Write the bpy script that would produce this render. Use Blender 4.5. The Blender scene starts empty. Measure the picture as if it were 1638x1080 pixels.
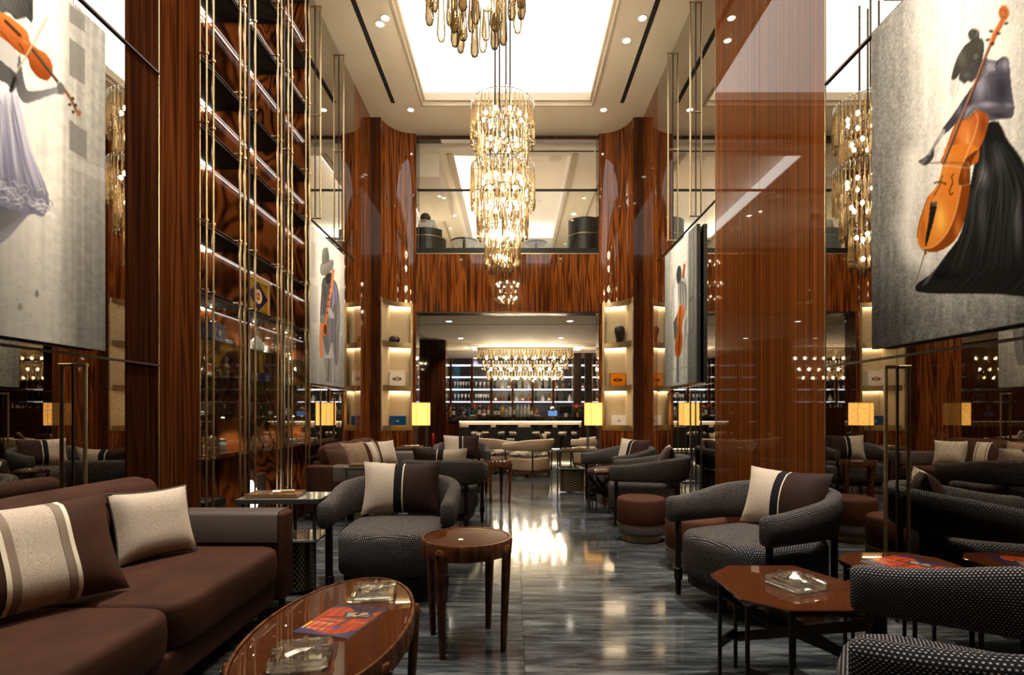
import bpy, math, random
import numpy as np
from mathutils import Vector, Matrix

random.seed(7)
rng = np.random.default_rng(3)
SC = bpy.context.scene
COL = SC.collection
PI = math.pi
R = math.radians

# ------------------------------------------------------------------ camera, world, exposure
F, HZ, VX, EYE = 870.0, 660.0, 822.0, 1.15          # focal length in px, horizon, vanishing point, eye height
cam_d = bpy.data.cameras.new('camera')
cam = bpy.data.objects.new('camera', cam_d)
COL.objects.link(cam)
cam.location = (0, 0, EYE)
cam.rotation_euler = (R(90), 0, 0)
cam_d.sensor_width = 36.0
cam_d.lens = 36.0 * F / 1638.0
cam_d.shift_x = -(VX - 819.0) / 1638.0
cam_d.shift_y = (HZ - 540.0) / 1638.0
cam_d.clip_start = 0.05
cam_d.clip_end = 100
SC.camera = cam

w = bpy.data.worlds.new('world')
SC.world = w
w.use_nodes = True
w.node_tree.nodes['Background'].inputs[0].default_value = (0.9, 0.75, 0.6, 1)
w.node_tree.nodes['Background'].inputs[1].default_value = 0.0

SC.view_settings.view_transform = 'Standard'
SC.view_settings.look = 'None'
SC.view_settings.exposure = 0.8
SC.view_settings.gamma = 1.0
SC.view_settings.use_curve_mapping = False
cy = SC.cycles
cy.max_bounces = 8
cy.diffuse_bounces = 3
cy.glossy_bounces = 6
cy.transmission_bounces = 6
cy.transparent_max_bounces = 24
cy.sample_clamp_indirect = 6.0
cy.caustics_reflective = False
cy.caustics_refractive = False
cy.blur_glossy = 0.1

# light strengths, all in one place
TRAY_E = 1.7            # luminous ceiling panel
SPOT_E = 66.0           # ceiling downlights (W)
BULB_E = 260.0           # chandelier bulbs
LED_E = 16.0             # shelf and niche strips

# ------------------------------------------------------------------ helpers: pixels to measurements
def fl(px, py):                       # floor point seen at a pixel
    d = EYE * F / (py - HZ)
    return ((px - VX) / F * d, d)
def at(px, py, d):                    # point at depth d
    return ((px - VX) / F * d, d, EYE + (HZ - py) / F * d)

# ------------------------------------------------------------------ helpers: objects
def tag(o, label, cat, group=None):
    o['label'] = label
    o['category'] = cat
    if group: o['group'] = group
    return o
def struct(o):
    o['kind'] = 'structure'
    return o
def thing(name, label, cat, loc=(0, 0, 0), rz=0.0, group=None):
    o = bpy.data.objects.new(name, None)
    COL.objects.link(o)
    o.empty_display_size = 0.1
    o.location = loc
    o.rotation_euler = (0, 0, rz)
    return tag(o, label, cat, group)
def holder(name):
    o = bpy.data.objects.new(name, None)
    COL.objects.link(o)
    o.empty_display_size = 0.1
    return struct(o)
def inst(src, name, parent=None, loc=None, rot=None, scale=None):
    o = bpy.data.objects.new(name, src if isinstance(src, bpy.types.Mesh) else src.data)
    COL.objects.link(o)
    if parent: o.parent = parent
    if loc is not None: o.location = loc
    if rot is not None: o.rotation_euler = rot
    if scale is not None: o.scale = scale
    return o
KIDS = {}
def kids(o):
    return [c for c in o.children]
def dup(root, loc, rz=0.0, label=None, group=None, scale=None):
    r = root.copy(); COL.objects.link(r)
    r.location = loc; r.rotation_euler = (0, 0, rz)
    if scale: r.scale = scale
    if label: r['label'] = label
    if group: r['group'] = group
    for ch in kids(root):
        c = ch.copy(); COL.objects.link(c); c.parent = r
        for g in kids(ch):
            d = g.copy(); COL.objects.link(d); d.parent = c
    return r

class MB:
    def __init__(s):
        s.v = []; s.f = []; s.uv = []
    def add(s, vs, fs):
        n = len(s.v)
        s.v += [tuple(p) for p in vs]
        s.f += [tuple(i + n for i in f) for f in fs]
        return s
    def box(s, x0, x1, y0, y1, z0, z1):
        vs = [(x0,y0,z0),(x1,y0,z0),(x1,y1,z0),(x0,y1,z0),(x0,y0,z1),(x1,y0,z1),(x1,y1,z1),(x0,y1,z1)]
        return s.add(vs, [(0,3,2,1),(4,5,6,7),(0,1,5,4),(1,2,6,5),(2,3,7,6),(3,0,4,7)])
    def cbox(s, x0, x1, y0, y1, z0, z1, c=0.005):       # box with chamfered vertical and top edges
        poly = [(x0+c,y0),(x1-c,y0),(x1,y0+c),(x1,y1-c),(x1-c,y1),(x0+c,y1),(x0,y1-c),(x0,y0+c)]
        cx, cy_ = (x0+x1)/2, (y0+y1)/2
        def inset(k): 
            return [(x + (k if x < cx else -k), y + (k if y < cy_ else -k)) for x, y in poly]
        return s.rings([[(x,y,z0) for x,y in inset(c)],[(x,y,z0+c) for x,y in poly],[(x,y,z1-c) for x,y in poly],[(x,y,z1) for x,y in inset(c)]])
    def rings(s, rs, cap0=True, cap1=True, closed=True):
        n = len(rs[0]); vs = []; fs = []
        for r in rs: vs += r
        for i in range(len(rs)-1):
            for j in range(n if closed else n-1):
                a = i*n+j; b = i*n+(j+1)%n
                fs.append((a, b, b+n, a+n))
        if cap0: fs.append(tuple(range(n-1, -1, -1)))
        if cap1: fs.append(tuple((len(rs)-1)*n + j for j in range(n)))
        return s.add(vs, fs)
    def prism(s, poly, z0, z1):
        return s.rings([[(x,y,z0) for x,y in poly],[(x,y,z1) for x,y in poly]])
    def lathe(s, prof, n=20, c=(0,0,0), caps=True):
        rs = [[(c[0]+r*math.cos(2*PI*k/n), c[1]+r*math.sin(2*PI*k/n), c[2]+z) for k in range(n)] for r, z in prof]
        return s.rings(rs, caps, caps)
    def cyl(s, p0, p1, r0, r1=None, n=10):
        r1 = r0 if r1 is None else r1
        p0, p1 = Vector(p0), Vector(p1)
        ax = (p1-p0).normalized()
        q = ax.orthogonal().normalized(); t = ax.cross(q)
        rs = [[tuple(p + (q*math.cos(2*PI*k/n) + t*math.sin(2*PI*k/n))*r) for k in range(n)] for p, r in ((p0,r0),(p1,r1))]
        return s.rings(rs)
    def tube(s, pts, r, n=8):
        pts = [Vector(p) for p in pts]; rs = []
        q = None
        for i, p in enumerate(pts):
            a = (pts[min(i+1,len(pts)-1)] - pts[max(i-1,0)]).normalized()
            q = a.orthogonal().normalized() if q is None else (q - a*q.dot(a)).normalized()
            t = a.cross(q)
            rr = r[i] if isinstance(r, (list, tuple)) else r
            rs.append([tuple(p + (q*math.cos(2*PI*k/n) + t*math.sin(2*PI*k/n))*rr) for k in range(n)])
        return s.rings(rs)
    def bar(s, p0, p1, wd, ht, up=(0,0,1)):             # rectangular bar between two points
        p0, p1 = Vector(p0), Vector(p1)
        a = (p1-p0).normalized(); u = Vector(up)
        if abs(a.dot(u)) > .98: u = Vector((1,0,0))
        sd = a.cross(u).normalized(); u = sd.cross(a).normalized()
        rs = [[tuple(p + sd*(wd/2)*i + u*(ht/2)*j) for i, j in ((-1,-1),(1,-1),(1,1),(-1,1))] for p in (p0, p1)]
        return s.rings(rs)
    def sphere(s, c, r, n=10, m=6, sz=1.0):
        rs = []
        for i in range(1, m):
            a = PI*i/m
            rs.append([(c[0]+r*math.sin(a)*math.cos(2*PI*k/n), c[1]+r*math.sin(a)*math.sin(2*PI*k/n), c[2]-r*sz*math.cos(a)) for k in range(n)])
        return s.rings(rs)
    def rot(s, m):
        s.v = [tuple(m @ Vector(p)) for p in s.v]; return s
    def move(s, dx, dy, dz):
        s.v = [(x+dx, y+dy, z+dz) for x, y, z in s.v]; return s
    def mesh(s, name, mat, smooth=None, uv=None):
        me = bpy.data.meshes.new(name)
        me.from_pydata(s.v, [], s.f)
        me.materials.append(mat)
        if smooth is not None:
            me.shade_smooth()
            if smooth < 170: me.set_sharp_from_angle(angle=R(smooth))
        if uv == 'box': box_uv(me)
        elif uv == 'own': 
            l = me.uv_layers.new(name='UV'); l.data.foreach_set('uv', np.array(s.uv, 'f').ravel())
        me.update()
        return me
    def build(s, name, mat, parent=None, smooth=None, loc=None, rot=None, uv=None):
        return inst(s.mesh(name, mat, smooth, uv), name, parent, loc, rot)

def box_uv(me):
    n = len(me.vertices); co = np.empty(n*3, 'f'); me.vertices.foreach_get('co', co); co = co.reshape(-1, 3)
    nl = len(me.loops); li = np.empty(nl, 'i'); me.loops.foreach_get('vertex_index', li)
    npoly = len(me.polygons)
    nr = np.empty(npoly*3, 'f'); me.polygons.foreach_get('normal', nr); nr = np.abs(nr.reshape(-1, 3))
    lt = np.empty(npoly, 'i'); me.polygons.foreach_get('loop_total', lt)
    pn = np.repeat(nr, lt, axis=0); p = co[li]
    uv = np.where((pn[:, 2:3] > .6), p[:, :2], np.where(pn[:, 0:1] > pn[:, 1:2], p[:, 1:3], p[:, [0, 2]]))
    l = me.uv_layers.new(name='UV'); l.data.foreach_set('uv', uv.astype('f').ravel())

def bx(name, mat, parent, x0, x1, y0, y1, z0, z1, c=0):
    m = MB()
    (m.cbox(x0,x1,y0,y1,z0,z1,c) if c else m.box(x0,x1,y0,y1,z0,z1))
    return m.build(name, mat, parent)

def sup(a, b, n, e, cx=0, cy=0, bulge=0):               # superellipse outline, front is -y
    out = []
    for k in range(n):
        t = 2*PI*k/n
        c, s_ = math.cos(t), math.sin(t)
        x = a*math.copysign(abs(c)**(2/e), c); y = b*math.copysign(abs(s_)**(2/e), s_)
        if y < 0: y -= bulge*(1-(x/a)**2)
        out.append((cx+x, cy+y))
    return out

def soft_box(lx, ly, lz, r=0.05, crown=0.02, nx=10, ny=10, puff=0.0):
    """rounded upholstery block centred on x,y with its base at z=0; crowned top."""
    m = MB()
    n = 44
    def ol(k): return sup(lx/2-k, ly/2-k, n, 9)
    rs = []
    for a in (0, .4, .75, 1.0):
        k = r*(1-math.sin(a*PI/2)); z = r*(1-math.cos(a*PI/2))
        rs.append([(x,y,z) for x,y in ol(k)])
    rs.append([(x,y,lz*.5) for x,y in ol(-puff)])
    for a in (0, .3, .6, .85, 1.0):
        k = r*(1-math.cos(a*PI/2)); z = lz - r + r*math.sin(a*PI/2)
        rs.append([(x,y,z) for x,y in ol(k)])
    o = ol(r)
    for f in (.85, .6, .3, .08):
        rs.append([(x*f, y*f, lz + crown*(1-f*f)) for x, y in o])
    m.rings(rs)
    return m

def pillow(parts, parent, wd=.5, ht=.42, th=.085, seed=0):
    """cushion standing in the local xz plane, base at z=0; parts = (u0,u1,name,material)."""
    rg = random.Random(seed)
    ph = [rg.uniform(0, 6) for _ in range(4)]
    def pt(u, v, sgn):
        # u,v in -1..1 ; edges pulled in between the corners
        eu = 1 - .07*(1-v*v) ; ev = 1 - .09*(1-u*u)
        x = u*wd/2*eu*(1.0 if abs(u) < 1 else 1)
        z = v*ht/2*ev
        t = th*max(0, (1-abs(u)**2.6))**.55*max(0, (1-abs(v)**2.6))**.55
        t *= 1 + .06*math.sin(3*u+ph[0]) + .05*math.sin(4*v+ph[1])
        return (x, sgn*t, z + ht/2)
    for u0, u1, nm, mt, off in parts:
        m = MB(); nu = max(3, int(14*(u1-u0)/2)+1); nv = 14
        for sgn in (1, -1):
            vs = []; fs = []
            for i in range(nu+1):
                for j in range(nv+1):
                    u = u0+(u1-u0)*i/nu; v = -1+2*j/nv
                    x, y, z = pt(u, v, sgn)
                    if off: y += sgn*off
                    vs.append((x, y, z))
            for i in range(nu):
                for j in range(nv):
                    a = i*(nv+1)+j; q = (a, a+nv+1, a+nv+2, a+1)
                    fs.append(q if sgn < 0 else q[::-1])
            m.add(vs, fs)
        m.build(nm, mt, parent, smooth=180, uv='box')
# ------------------------------------------------------------------ materials (all node based)
def newmat(name):
    m = bpy.data.materials.new(name); m.use_nodes = True
    nt = m.node_tree; b = nt.nodes['Principled BSDF']
    return m, nt, b
def setp(b, **k):
    for n, v in k.items():
        nm = {'col':'Base Color','rough':'Roughness','metal':'Metallic','coat':'Coat Weight','crough':'Coat Roughness','spec':'Specular IOR Level',
              'sheen':'Sheen Weight','sheenr':'Sheen Roughness','trans':'Transmission Weight','ior':'IOR','emit':'Emission Color','es':'Emission Strength','alpha':'Alpha'}[n]
        if nm in ('Base Color','Emission Color') and len(v) == 3: v = (*v, 1)
        b.inputs[nm].default_value = v
def P(name, col, rough=.5, **k):
    m, nt, b = newmat(name); setp(b, col=col, rough=rough, **k)
    return m
def node(nt, t, **k):
    n = nt.nodes.new(t)
    for a, v in k.items(): setattr(n, a, v)
    return n
def ramp(nt, fac, stops):
    r = node(nt, 'ShaderNodeValToRGB'); e = r.color_ramp.elements
    while len(e) < len(stops): e.new(0.5)
    for i, (p, c) in enumerate(stops): e[i].position = p; e[i].color = (*c, 1)
    nt.links.new(fac, r.inputs[0]); return r
def coords(nt, kind, scale, loc=(0,0,0), rot=(0,0,0)):
    if kind == 'world':
        g = node(nt, 'ShaderNodeNewGeometry'); out = g.outputs['Position']
    else:
        g = node(nt, 'ShaderNodeTexCoord'); out = g.outputs[kind]
    mp = node(nt, 'ShaderNodeMapping')
    mp.inputs['Scale'].default_value = scale; mp.inputs['Location'].default_value = loc; mp.inputs['Rotation'].default_value = rot
    nt.links.new(out, mp.inputs[0]); return mp.outputs[0]
def noise(nt, vec, scale=1, detail=4, rough=.55, dist=0, w=None):
    n = node(nt, 'ShaderNodeTexNoise')
    if w is not None:
        n.noise_dimensions = '4D'; nt.links.new(w, n.inputs['W'])
    n.inputs['Scale'].default_value = scale; n.inputs['Detail'].default_value = detail
    n.inputs['Roughness'].default_value = rough; n.inputs['Distortion'].default_value = dist
    nt.links.new(vec, n.inputs['Vector']); return n.outputs[0]
def bump(nt, b, h, strength, dist=.002):
    n = node(nt, 'ShaderNodeBump'); n.inputs['Strength'].default_value = strength; n.inputs['Distance'].default_value = dist
    nt.links.new(h, n.inputs['Height']); nt.links.new(n.outputs[0], b.inputs['Normal'])
def math_(nt, op, a, b=None):
    n = node(nt, 'ShaderNodeMath', operation=op)
    for i, x in enumerate((a, b)):
        if x is None: continue
        if isinstance(x, (int, float)): n.inputs[i].default_value = x
        else: nt.links.new(x, n.inputs[i])
    return n.outputs[0]

def wood(name, dark, mid, light, kind='world', grain=(26, 26, .55), rough=.25, coat=1.0, crough=.03, flame=.5, rnd=False, spec=0.0, rings=46.0):
    m, nt, b = newmat(name)
    v = coords(nt, kind, grain)
    wv = None
    if rnd:
        oi = node(nt, 'ShaderNodeObjectInfo'); wv = math_(nt, 'MULTIPLY', oi.outputs['Random'], 20.0)
    n1 = noise(nt, v, 1.0, 5, .6, .35, wv)
    v2 = coords(nt, kind, tuple(g*.16 for g in grain[:2]) + (grain[2]*.9,))
    n2 = noise(nt, v2, 1.0, 2, .5, .8, wv)
    rg = math_(nt, 'SINE', math_(nt, 'MULTIPLY', n2, rings))            # growth rings of the veneer
    rg = math_(nt, 'MULTIPLY', math_(nt, 'ADD', rg, 1.0), .5*flame*.5)
    f = math_(nt, 'ADD', math_(nt, 'MULTIPLY', n1, 1-.35*flame), rg)
    r = ramp(nt, f, [(.30, dark), (.47, mid), (.72, light)])
    nt.links.new(r.outputs[0], b.inputs['Base Color'])
    setp(b, rough=rough, coat=coat, crough=crough, spec=spec)
    return m

M = {}
M['rosewood'] = wood('lacquered_rosewood', (.018,.0055,.0025), (.075,.022,.007), (.20,.062,.016))
M['rosewood_dark'] = wood('dark_lacquered_rosewood', (.010,.0035,.002), (.036,.011,.005), (.085,.026,.009))
M['walnut'] = wood('walnut_table_wood', (.035,.012,.005), (.085,.032,.013), (.15,.06,.024), 'Object', (30,30,3), .35, .3, .2, .3)
M['table_lacquer'] = wood('red_brown_table_lacquer', (.044,.0125,.0045), (.055,.016,.0055), (.066,.020,.007), 'Object', (3,24,3), .12, .8, .008, .1)
M['darkwood'] = wood('ebonised_wood', (.006,.004,.003), (.012,.008,.006), (.022,.014,.010), 'Object', (30,30,3), .35, .4, .15, .2)

# polished grey stone with long veins, each slab cut from another part of the block
m, nt, b = newmat('polished_grey_marble')
oi = node(nt, 'ShaderNodeObjectInfo'); wv = math_(nt, 'MULTIPLY', oi.outputs['Random'], 30.0)
v = coords(nt, 'world', (.9, 7.0, 1))
n1 = noise(nt, v, 1.6, 10, .66, 1.3, wv)
n2 = noise(nt, coords(nt, 'world', (2.6, 40, 1)), 1.0, 8, .75, .9, wv)
n3 = noise(nt, coords(nt, 'world', (.35, 2.2, 1)), 1.0, 3, .5, .2, wv)
f = math_(nt, 'ADD', math_(nt, 'ADD', math_(nt, 'MULTIPLY', n1, .5), math_(nt, 'MULTIPLY', n2, .3)), math_(nt, 'MULTIPLY', n3, .2))
r = ramp(nt, f, [(.38, (.004,.0045,.005)), (.46, (.021,.024,.0255)), (.53, (.068,.074,.075)), (.59, (.15,.155,.148)), (.67,(.33,.325,.30))])
nt.links.new(r.outputs[0], b.inputs['Base Color'])
rr = ramp(nt, n2, [(.3, (.06,.06,.06)), (.7, (.13,.13,.13))]); nt.links.new(rr.outputs[0], b.inputs['Roughness'])
setp(b, spec=.5)
M['marble'] = m

def weave(name, scale, dot, base, dw=.5):
    m, nt, b = newmat(name)
    v = coords(nt, 'UV', (scale, scale, scale))
    br = node(nt, 'ShaderNodeTexBrick'); br.offset = .5; br.squash = 1
    br.inputs['Color1'].default_value = (*dot, 1); br.inputs['Color2'].default_value = tuple(c*.6 for c in dot) + (1,)
    br.inputs['Mortar'].default_value = (*base, 1)
    br.inputs['Scale'].default_value = 1; br.inputs['Mortar Size'].default_value = dw*.5; br.inputs['Mortar Smooth'].default_value = .35
    br.inputs['Brick Width'].default_value = .85; br.inputs['Row Height'].default_value = .8
    nt.links.new(v, br.inputs['Vector'])
    n = noise(nt, coords(nt, 'UV', (220, 220, 220)), 1, 2)
    mx = node(nt, 'ShaderNodeMix', data_type='RGBA', blend_type='MULTIPLY'); mx.inputs[0].default_value = .6
    nt.links.new(br.outputs[0], mx.inputs[6]); 
    rr = ramp(nt, n, [(.3, (.35,.35,.35)), (.7, (1.3,1.3,1.3))]); nt.links.new(rr.outputs[0], mx.inputs[7])
    nt.links.new(mx.outputs[2], b.inputs['Base Color'])
    setp(b, rough=.85, spec=.12)
    bump(nt, b, br.outputs['Fac'], -.5, .003)
    return m
M['weave'] = weave('dotted_navy_weave', 76, (.60,.50,.42), (.006,.0075,.012), .64)

def cloth(name, c0, c1, scale=300, rough=.9, bs=.4, sheen=.3):
    m, nt, b = newmat(name)
    n = noise(nt, coords(nt, 'Object', (scale, scale*.5, scale)), 1, 3, .6)
    r = ramp(nt, n, [(.35, c0), (.65, c1)]); nt.links.new(r.outputs[0], b.inputs['Base Color'])
    setp(b, rough=rough, spec=.15, sheen=sheen, sheenr=.4); b.inputs['Sheen Tint'].default_value = (*c1, 1); bump(nt, b, n, bs, .002)
    return m
M['boucle'] = cloth('beige_boucle', (.38,.30,.22), (.58,.48,.38), 240, .95, .5)
M['velvet'] = cloth('brown_velvet', (.034,.0115,.0052), (.050,.0168,.0078), 9, .75, .35, .12)
M['velvet_dark'] = cloth('dark_brown_velvet', (.020,.0085,.006), (.030,.012,.008), 14, .7, .03, .08)
M['velvet_tan'] = cloth('ottoman_velvet', (.065,.022,.010), (.075,.026,.012), 14, .75, .03, .12)
M['black_cloth'] = cloth('black_ribbon', (.004,.004,.005), (.008,.008,.009), 90, .8, .1)
M['piping'] = P('cream_piping', (.72,.62,.45), .6)
M['piping_dark'] = P('dark_piping', (.035,.022,.016), .6)
M['taupe_trim'] = P('taupe_trim', (.20,.14,.09), .7)
M['quilt'] = weave('tan_quilted_cloth', 34, (.36,.24,.15), (.20,.13,.08), .3)
M['leather'] = P('taupe_leather', (.075,.055,.045), .42, spec=.4)
M['cream_leather'] = P('cream_leather', (.50,.38,.26), .5)
M['floral'] = cloth('cream_patterned_cloth', (.05,.045,.035), (.70,.62,.48), 9, .8, .1)
M['black_leather'] = P('black_leather', (.010,.010,.011), .35)

M['brass'] = P('brushed_brass', (.52,.42,.25), .3, metal=1)
M['brass_satin'] = P('satin_brass_frame', (.36,.27,.14), .4, metal=.85)
M['bronze'] = P('dark_bronze', (.045,.032,.024), .35, metal=.85)
M['black_metal'] = P('black_metal', (.012,.012,.013), .4, metal=.6)
M['grey_metal'] = P('grey_painted_metal', (.055,.056,.055), .4, metal=.4)
M['chrome'] = P('chrome', (.7,.7,.7), .12, metal=1)
M['plaster'] = P('warm_white_plaster', (.72,.64,.52), .85)
M['plaster_white'] = P('white_plaster', (.80,.74,.66), .85)
M['moulding'] = P('cream_moulding', (.50,.42,.32), .7)
M['black'] = P('matt_black', (.004,.004,.004), .8)
M['linen'] = cloth('niche_linen', (.52,.41,.26), (.57,.46,.30), 120, .9, .05)
M['white'] = P('white_card', (.80,.77,.72), .5)
M['paper'] = P('white_paper', (.75,.75,.75), .5)

# antique mirror: dark silvering with a foxed grain
def mirror(name, lo, hi, rough):
    m, nt, b = newmat(name)
    n = noise(nt, coords(nt, 'world', (90, 90, 90)), 1, 3, .7)
    n0 = noise(nt, coords(nt, 'world', (2, 2, 2)), 1, 3, .6)
    f = math_(nt, 'ADD', math_(nt, 'MULTIPLY', n, .8), math_(nt, 'MULTIPLY', n0, .2))
    r = ramp(nt, f, [(.36, lo), (.62, hi)]); nt.links.new(r.outputs[0], b.inputs['Base Color'])
    setp(b, metal=1, rough=rough); bump(nt, b, n, .006, .0004)
    return m
M['mirror'] = mirror('antique_mirror', (.36,.34,.30), (.64,.60,.53), .010)
M['mirror_clear'] = mirror('clear_mirror', (.5,.48,.45), (.6,.58,.55), .01)

def thin_glass(name, tint, refl=1.0, power=.25, gr=.02):
    m, nt, b = newmat(name); nt.nodes.remove(b)
    out = nt.nodes['Material Output']
    t = node(nt, 'ShaderNodeBsdfTransparent'); t.inputs[0].default_value = (*tint, 1)
    g = node(nt, 'ShaderNodeBsdfGlossy'); g.inputs[0].default_value = (refl, refl, refl, 1); g.inputs['Roughness'].default_value = gr
    lw = node(nt, 'ShaderNodeLayerWeight'); lw.inputs[0].default_value = .5
    fr = ramp(nt, lw.outputs['Facing'], [(0, (.03,)*3), (.5, (.05,)*3), (.75, (.18,)*3), (1, (.9,)*3)])
    mx = node(nt, 'ShaderNodeMixShader')
    nt.links.new(fr.outputs[0], mx.inputs[0]); nt.links.new(t.outputs[0], mx.inputs[1]); nt.links.new(g.outputs[0], mx.inputs[2])
    nt.links.new(mx.outputs[0], out.inputs[0]); return m
M['glass'] = thin_glass('clear_glass', (.94,.96,.94), 1, .15)
M['glass_edge'] = thin_glass('green_glass_edge', (.55,.75,.66), 1, .3)

# hollow smoked drops: tint deepens towards the rim where the wall is seen edge-on
def drop_glass(name, face, rim, refl=.05, scat=.055, sc=(.95,.78,.52)):
    m, nt, b = newmat(name); nt.nodes.remove(b)
    out = nt.nodes['Material Output']
    lw = node(nt, 'ShaderNodeLayerWeight'); lw.inputs[0].default_value = .45
    r = ramp(nt, lw.outputs['Facing'], [(.15, face), (.62, rim)])
    t = node(nt, 'ShaderNodeBsdfTransparent'); nt.links.new(r.outputs[0], t.inputs[0])
    g = node(nt, 'ShaderNodeBsdfGlossy'); g.inputs[0].default_value = (1, .93, .8, 1); g.inputs['Roughness'].default_value = .03
    f = node(nt, 'ShaderNodeLayerWeight'); f.inputs[0].default_value = .5
    fr = ramp(nt, f.outputs['Facing'], [(0, (refl,)*3), (.5, (refl*1.3,)*3), (.8, (.35,)*3), (1, (.9,)*3)])
    mx = node(nt, 'ShaderNodeMixShader')
    tl = node(nt, 'ShaderNodeBsdfTranslucent'); tl.inputs[0].default_value = (*sc, 1)      # translucent tint added so the glass seems to glow near lamps
    m0 = node(nt, 'ShaderNodeMixShader'); m0.inputs[0].default_value = scat
    nt.links.new(t.outputs[0], m0.inputs[1]); nt.links.new(tl.outputs[0], m0.inputs[2])
    nt.links.new(fr.outputs[0], mx.inputs[0]); nt.links.new(m0.outputs[0], mx.inputs[1]); nt.links.new(g.outputs[0], mx.inputs[2])
    nt.links.new(mx.outputs[0], out.inputs[0]); return m
M['drop'] = drop_glass('smoked_amber_drop', (.56,.47,.34), (.010,.007,.004))
M['drop_clear'] = drop_glass('clear_amber_drop', (.94,.89,.78), (.12,.08,.04))
M['crystal'] = drop_glass('cut_crystal', (.98,.99,.98), (.80,.86,.82), .30, .10, (.97,.98,.97))

def E(name, col, s):
    m, nt, b = newmat(name); nt.nodes.remove(b)
    e = node(nt, 'ShaderNodeEmission'); e.inputs[0].default_value = (*col, 1); e.inputs[1].default_value = s
    nt.links.new(e.outputs[0], nt.nodes['Material Output'].inputs[0]); return m
WARM = (1, .80, .55)
M['tray'] = E('luminous_ceiling', (1, .93, .82), TRAY_E)
M['bulb'] = E('warm_bulb', (1, .82, .56), BULB_E)
M['lens'] = E('downlight_lens', (1, .90, .74), 14)
M['led'] = E('warm_led_strip', (1, .80, .54), LED_E)
M['led_white'] = E('white_led_strip', (1, .90, .80), 16)
M['led_bar'] = E('cool_led_strip', (.92, .88, 1), 2.6)
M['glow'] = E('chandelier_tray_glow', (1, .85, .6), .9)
M['led_counter'] = E('counter_led_strip', (1, .85, .62), 7)
M['spark'] = E('cabinet_spot_lens', (1, .84, .6), 30)
M['cove'] = E('balcony_cove_light', (1, .93, .84), 3.5)
M['screen'] = E('blue_screen', (.12,.28,.60), .7)

# parchment lampshade lit from inside
m, nt, b = newmat('glowing_parchment')
vn = node(nt, 'ShaderNodeTexVoronoi', feature='DISTANCE_TO_EDGE'); nt.links.new(coords(nt, 'Object', (9,9,9)), vn.inputs['Vector'])
r = ramp(nt, vn.outputs[0], [(.0, (1,.72,.30)), (.06, (1,.47,.09)), (.5, (1,.42,.06))])
nt.links.new(r.outputs[0], b.inputs['Emission Color']); nt.links.new(r.outputs[0], b.inputs['Base Color'])
setp(b, es=1.0, rough=.8)
M['shade'] = m

# painted canvas: colours of the print carried by the canvas mesh
m, nt, b = newmat('painted_canvas')
a = node(nt, 'ShaderNodeVertexColor', layer_name='paint'); nt.links.new(a.outputs[0], b.inputs['Base Color'])
setp(b, rough=.7, spec=.0)
M['paint'] = m
m, nt, b = newmat('glossy_print')
a = node(nt, 'ShaderNodeVertexColor', layer_name='paint'); nt.links.new(a.outputs[0], b.inputs['Base Color'])
setp(b, rough=.22)
M['print'] = m
def tint(name, c, rough=.3, **k): return P(name, c, rough, **k)
M['bottle_green'] = tint('green_bottle_glass', (.012,.05,.018), .08)
M['bottle_amber'] = tint('amber_bottle_glass', (.20,.075,.015), .08)
M['bottle_dark'] = tint('dark_bottle_glass', (.012,.009,.008), .08)
M['bottle_clear'] = tint('clear_bottle_glass', (.42,.44,.46), .06)
M['bottle_blue'] = tint('blue_bottle_glass', (.02,.12,.30), .08)
M['bottle_yellow'] = tint('yellow_bottle_glass', (.65,.40,.03), .15)
M['label_white'] = P('bottle_paper', (.72,.70,.66), .6)
M['label_red'] = P('red_paper', (.45,.05,.03), .6)
M['stemware'] = tint('shining_stemware', (.55,.58,.62), .05)
M['red'] = P('red_enamel', (.42,.018,.012), .35)
M['leaf'] = P('green_leaf', (.025,.07,.018), .5)
M['petal'] = P('red_petal', (.50,.015,.02), .6)
M['blue_box'] = P('blue_lacquer', (.008,.075,.20), .3)
M['navy'] = P('navy_card', (.012,.022,.10), .4)
M['bar_back'] = P('dark_blue_back_panel', (.012,.014,.028), .3)
M['blue_panel'] = P('teal_blue_panel', (.01,.10,.22), .4)
M['tan'] = P('tan_leather', (.26,.11,.035), .45)
M['grey_glass'] = tint('smoked_table_glass', (.16,.16,.13), .08)
M['skin'] = P('skin', (.42,.24,.16), .6)
M['hair'] = P('dark_hair', (.018,.011,.008), .6)
M['shirt'] = P('white_shirt', (.80,.80,.80), .8)
# ------------------------------------------------------------------ the shell of the lounge
XL, XR, CEIL, YB, YP, XC = -2.32, 2.10, 5.94, -1.6, 8.82, -0.11
YO = 9.34                                   # plane of the opening to the bar and of the balcony front
OX0, OX1 = XC-1.567, XC+1.567
Z_RAIL0, Z_RAIL1 = 1.457, 3.36
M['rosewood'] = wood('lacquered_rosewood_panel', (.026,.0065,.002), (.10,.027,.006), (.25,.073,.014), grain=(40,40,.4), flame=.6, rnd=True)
M['zebrano'] = wood('straight_grain_lacquered_panel', (.020,.0055,.0018), (.085,.024,.0055), (.20,.057,.011), grain=(64,64,.12), flame=.0, coat=.6, crough=.02, rnd=True, spec=.0)
M['rosewood_satin'] = wood('satin_rosewood_panel', (.014,.004,.0015), (.045,.012,.0035), (.095,.027,.007), grain=(46,46,.35), flame=.45, rough=.35, coat=.0, crough=.05, rnd=True, spec=.0)
M['satin_dark'] = wood('dark_satin_rosewood_panel', (.007,.0022,.001), (.018,.0052,.002), (.036,.011,.004), grain=(46,46,.35), flame=.4, rough=.3, coat=.0, crough=.05, rnd=True, spec=.0)
M['rosewood_dark'] = wood('dark_lacquered_rosewood_panel', (.010,.0035,.002), (.034,.010,.0045), (.07,.021,.007), grain=(46,46,.35), flame=.3, rnd=True)

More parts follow.
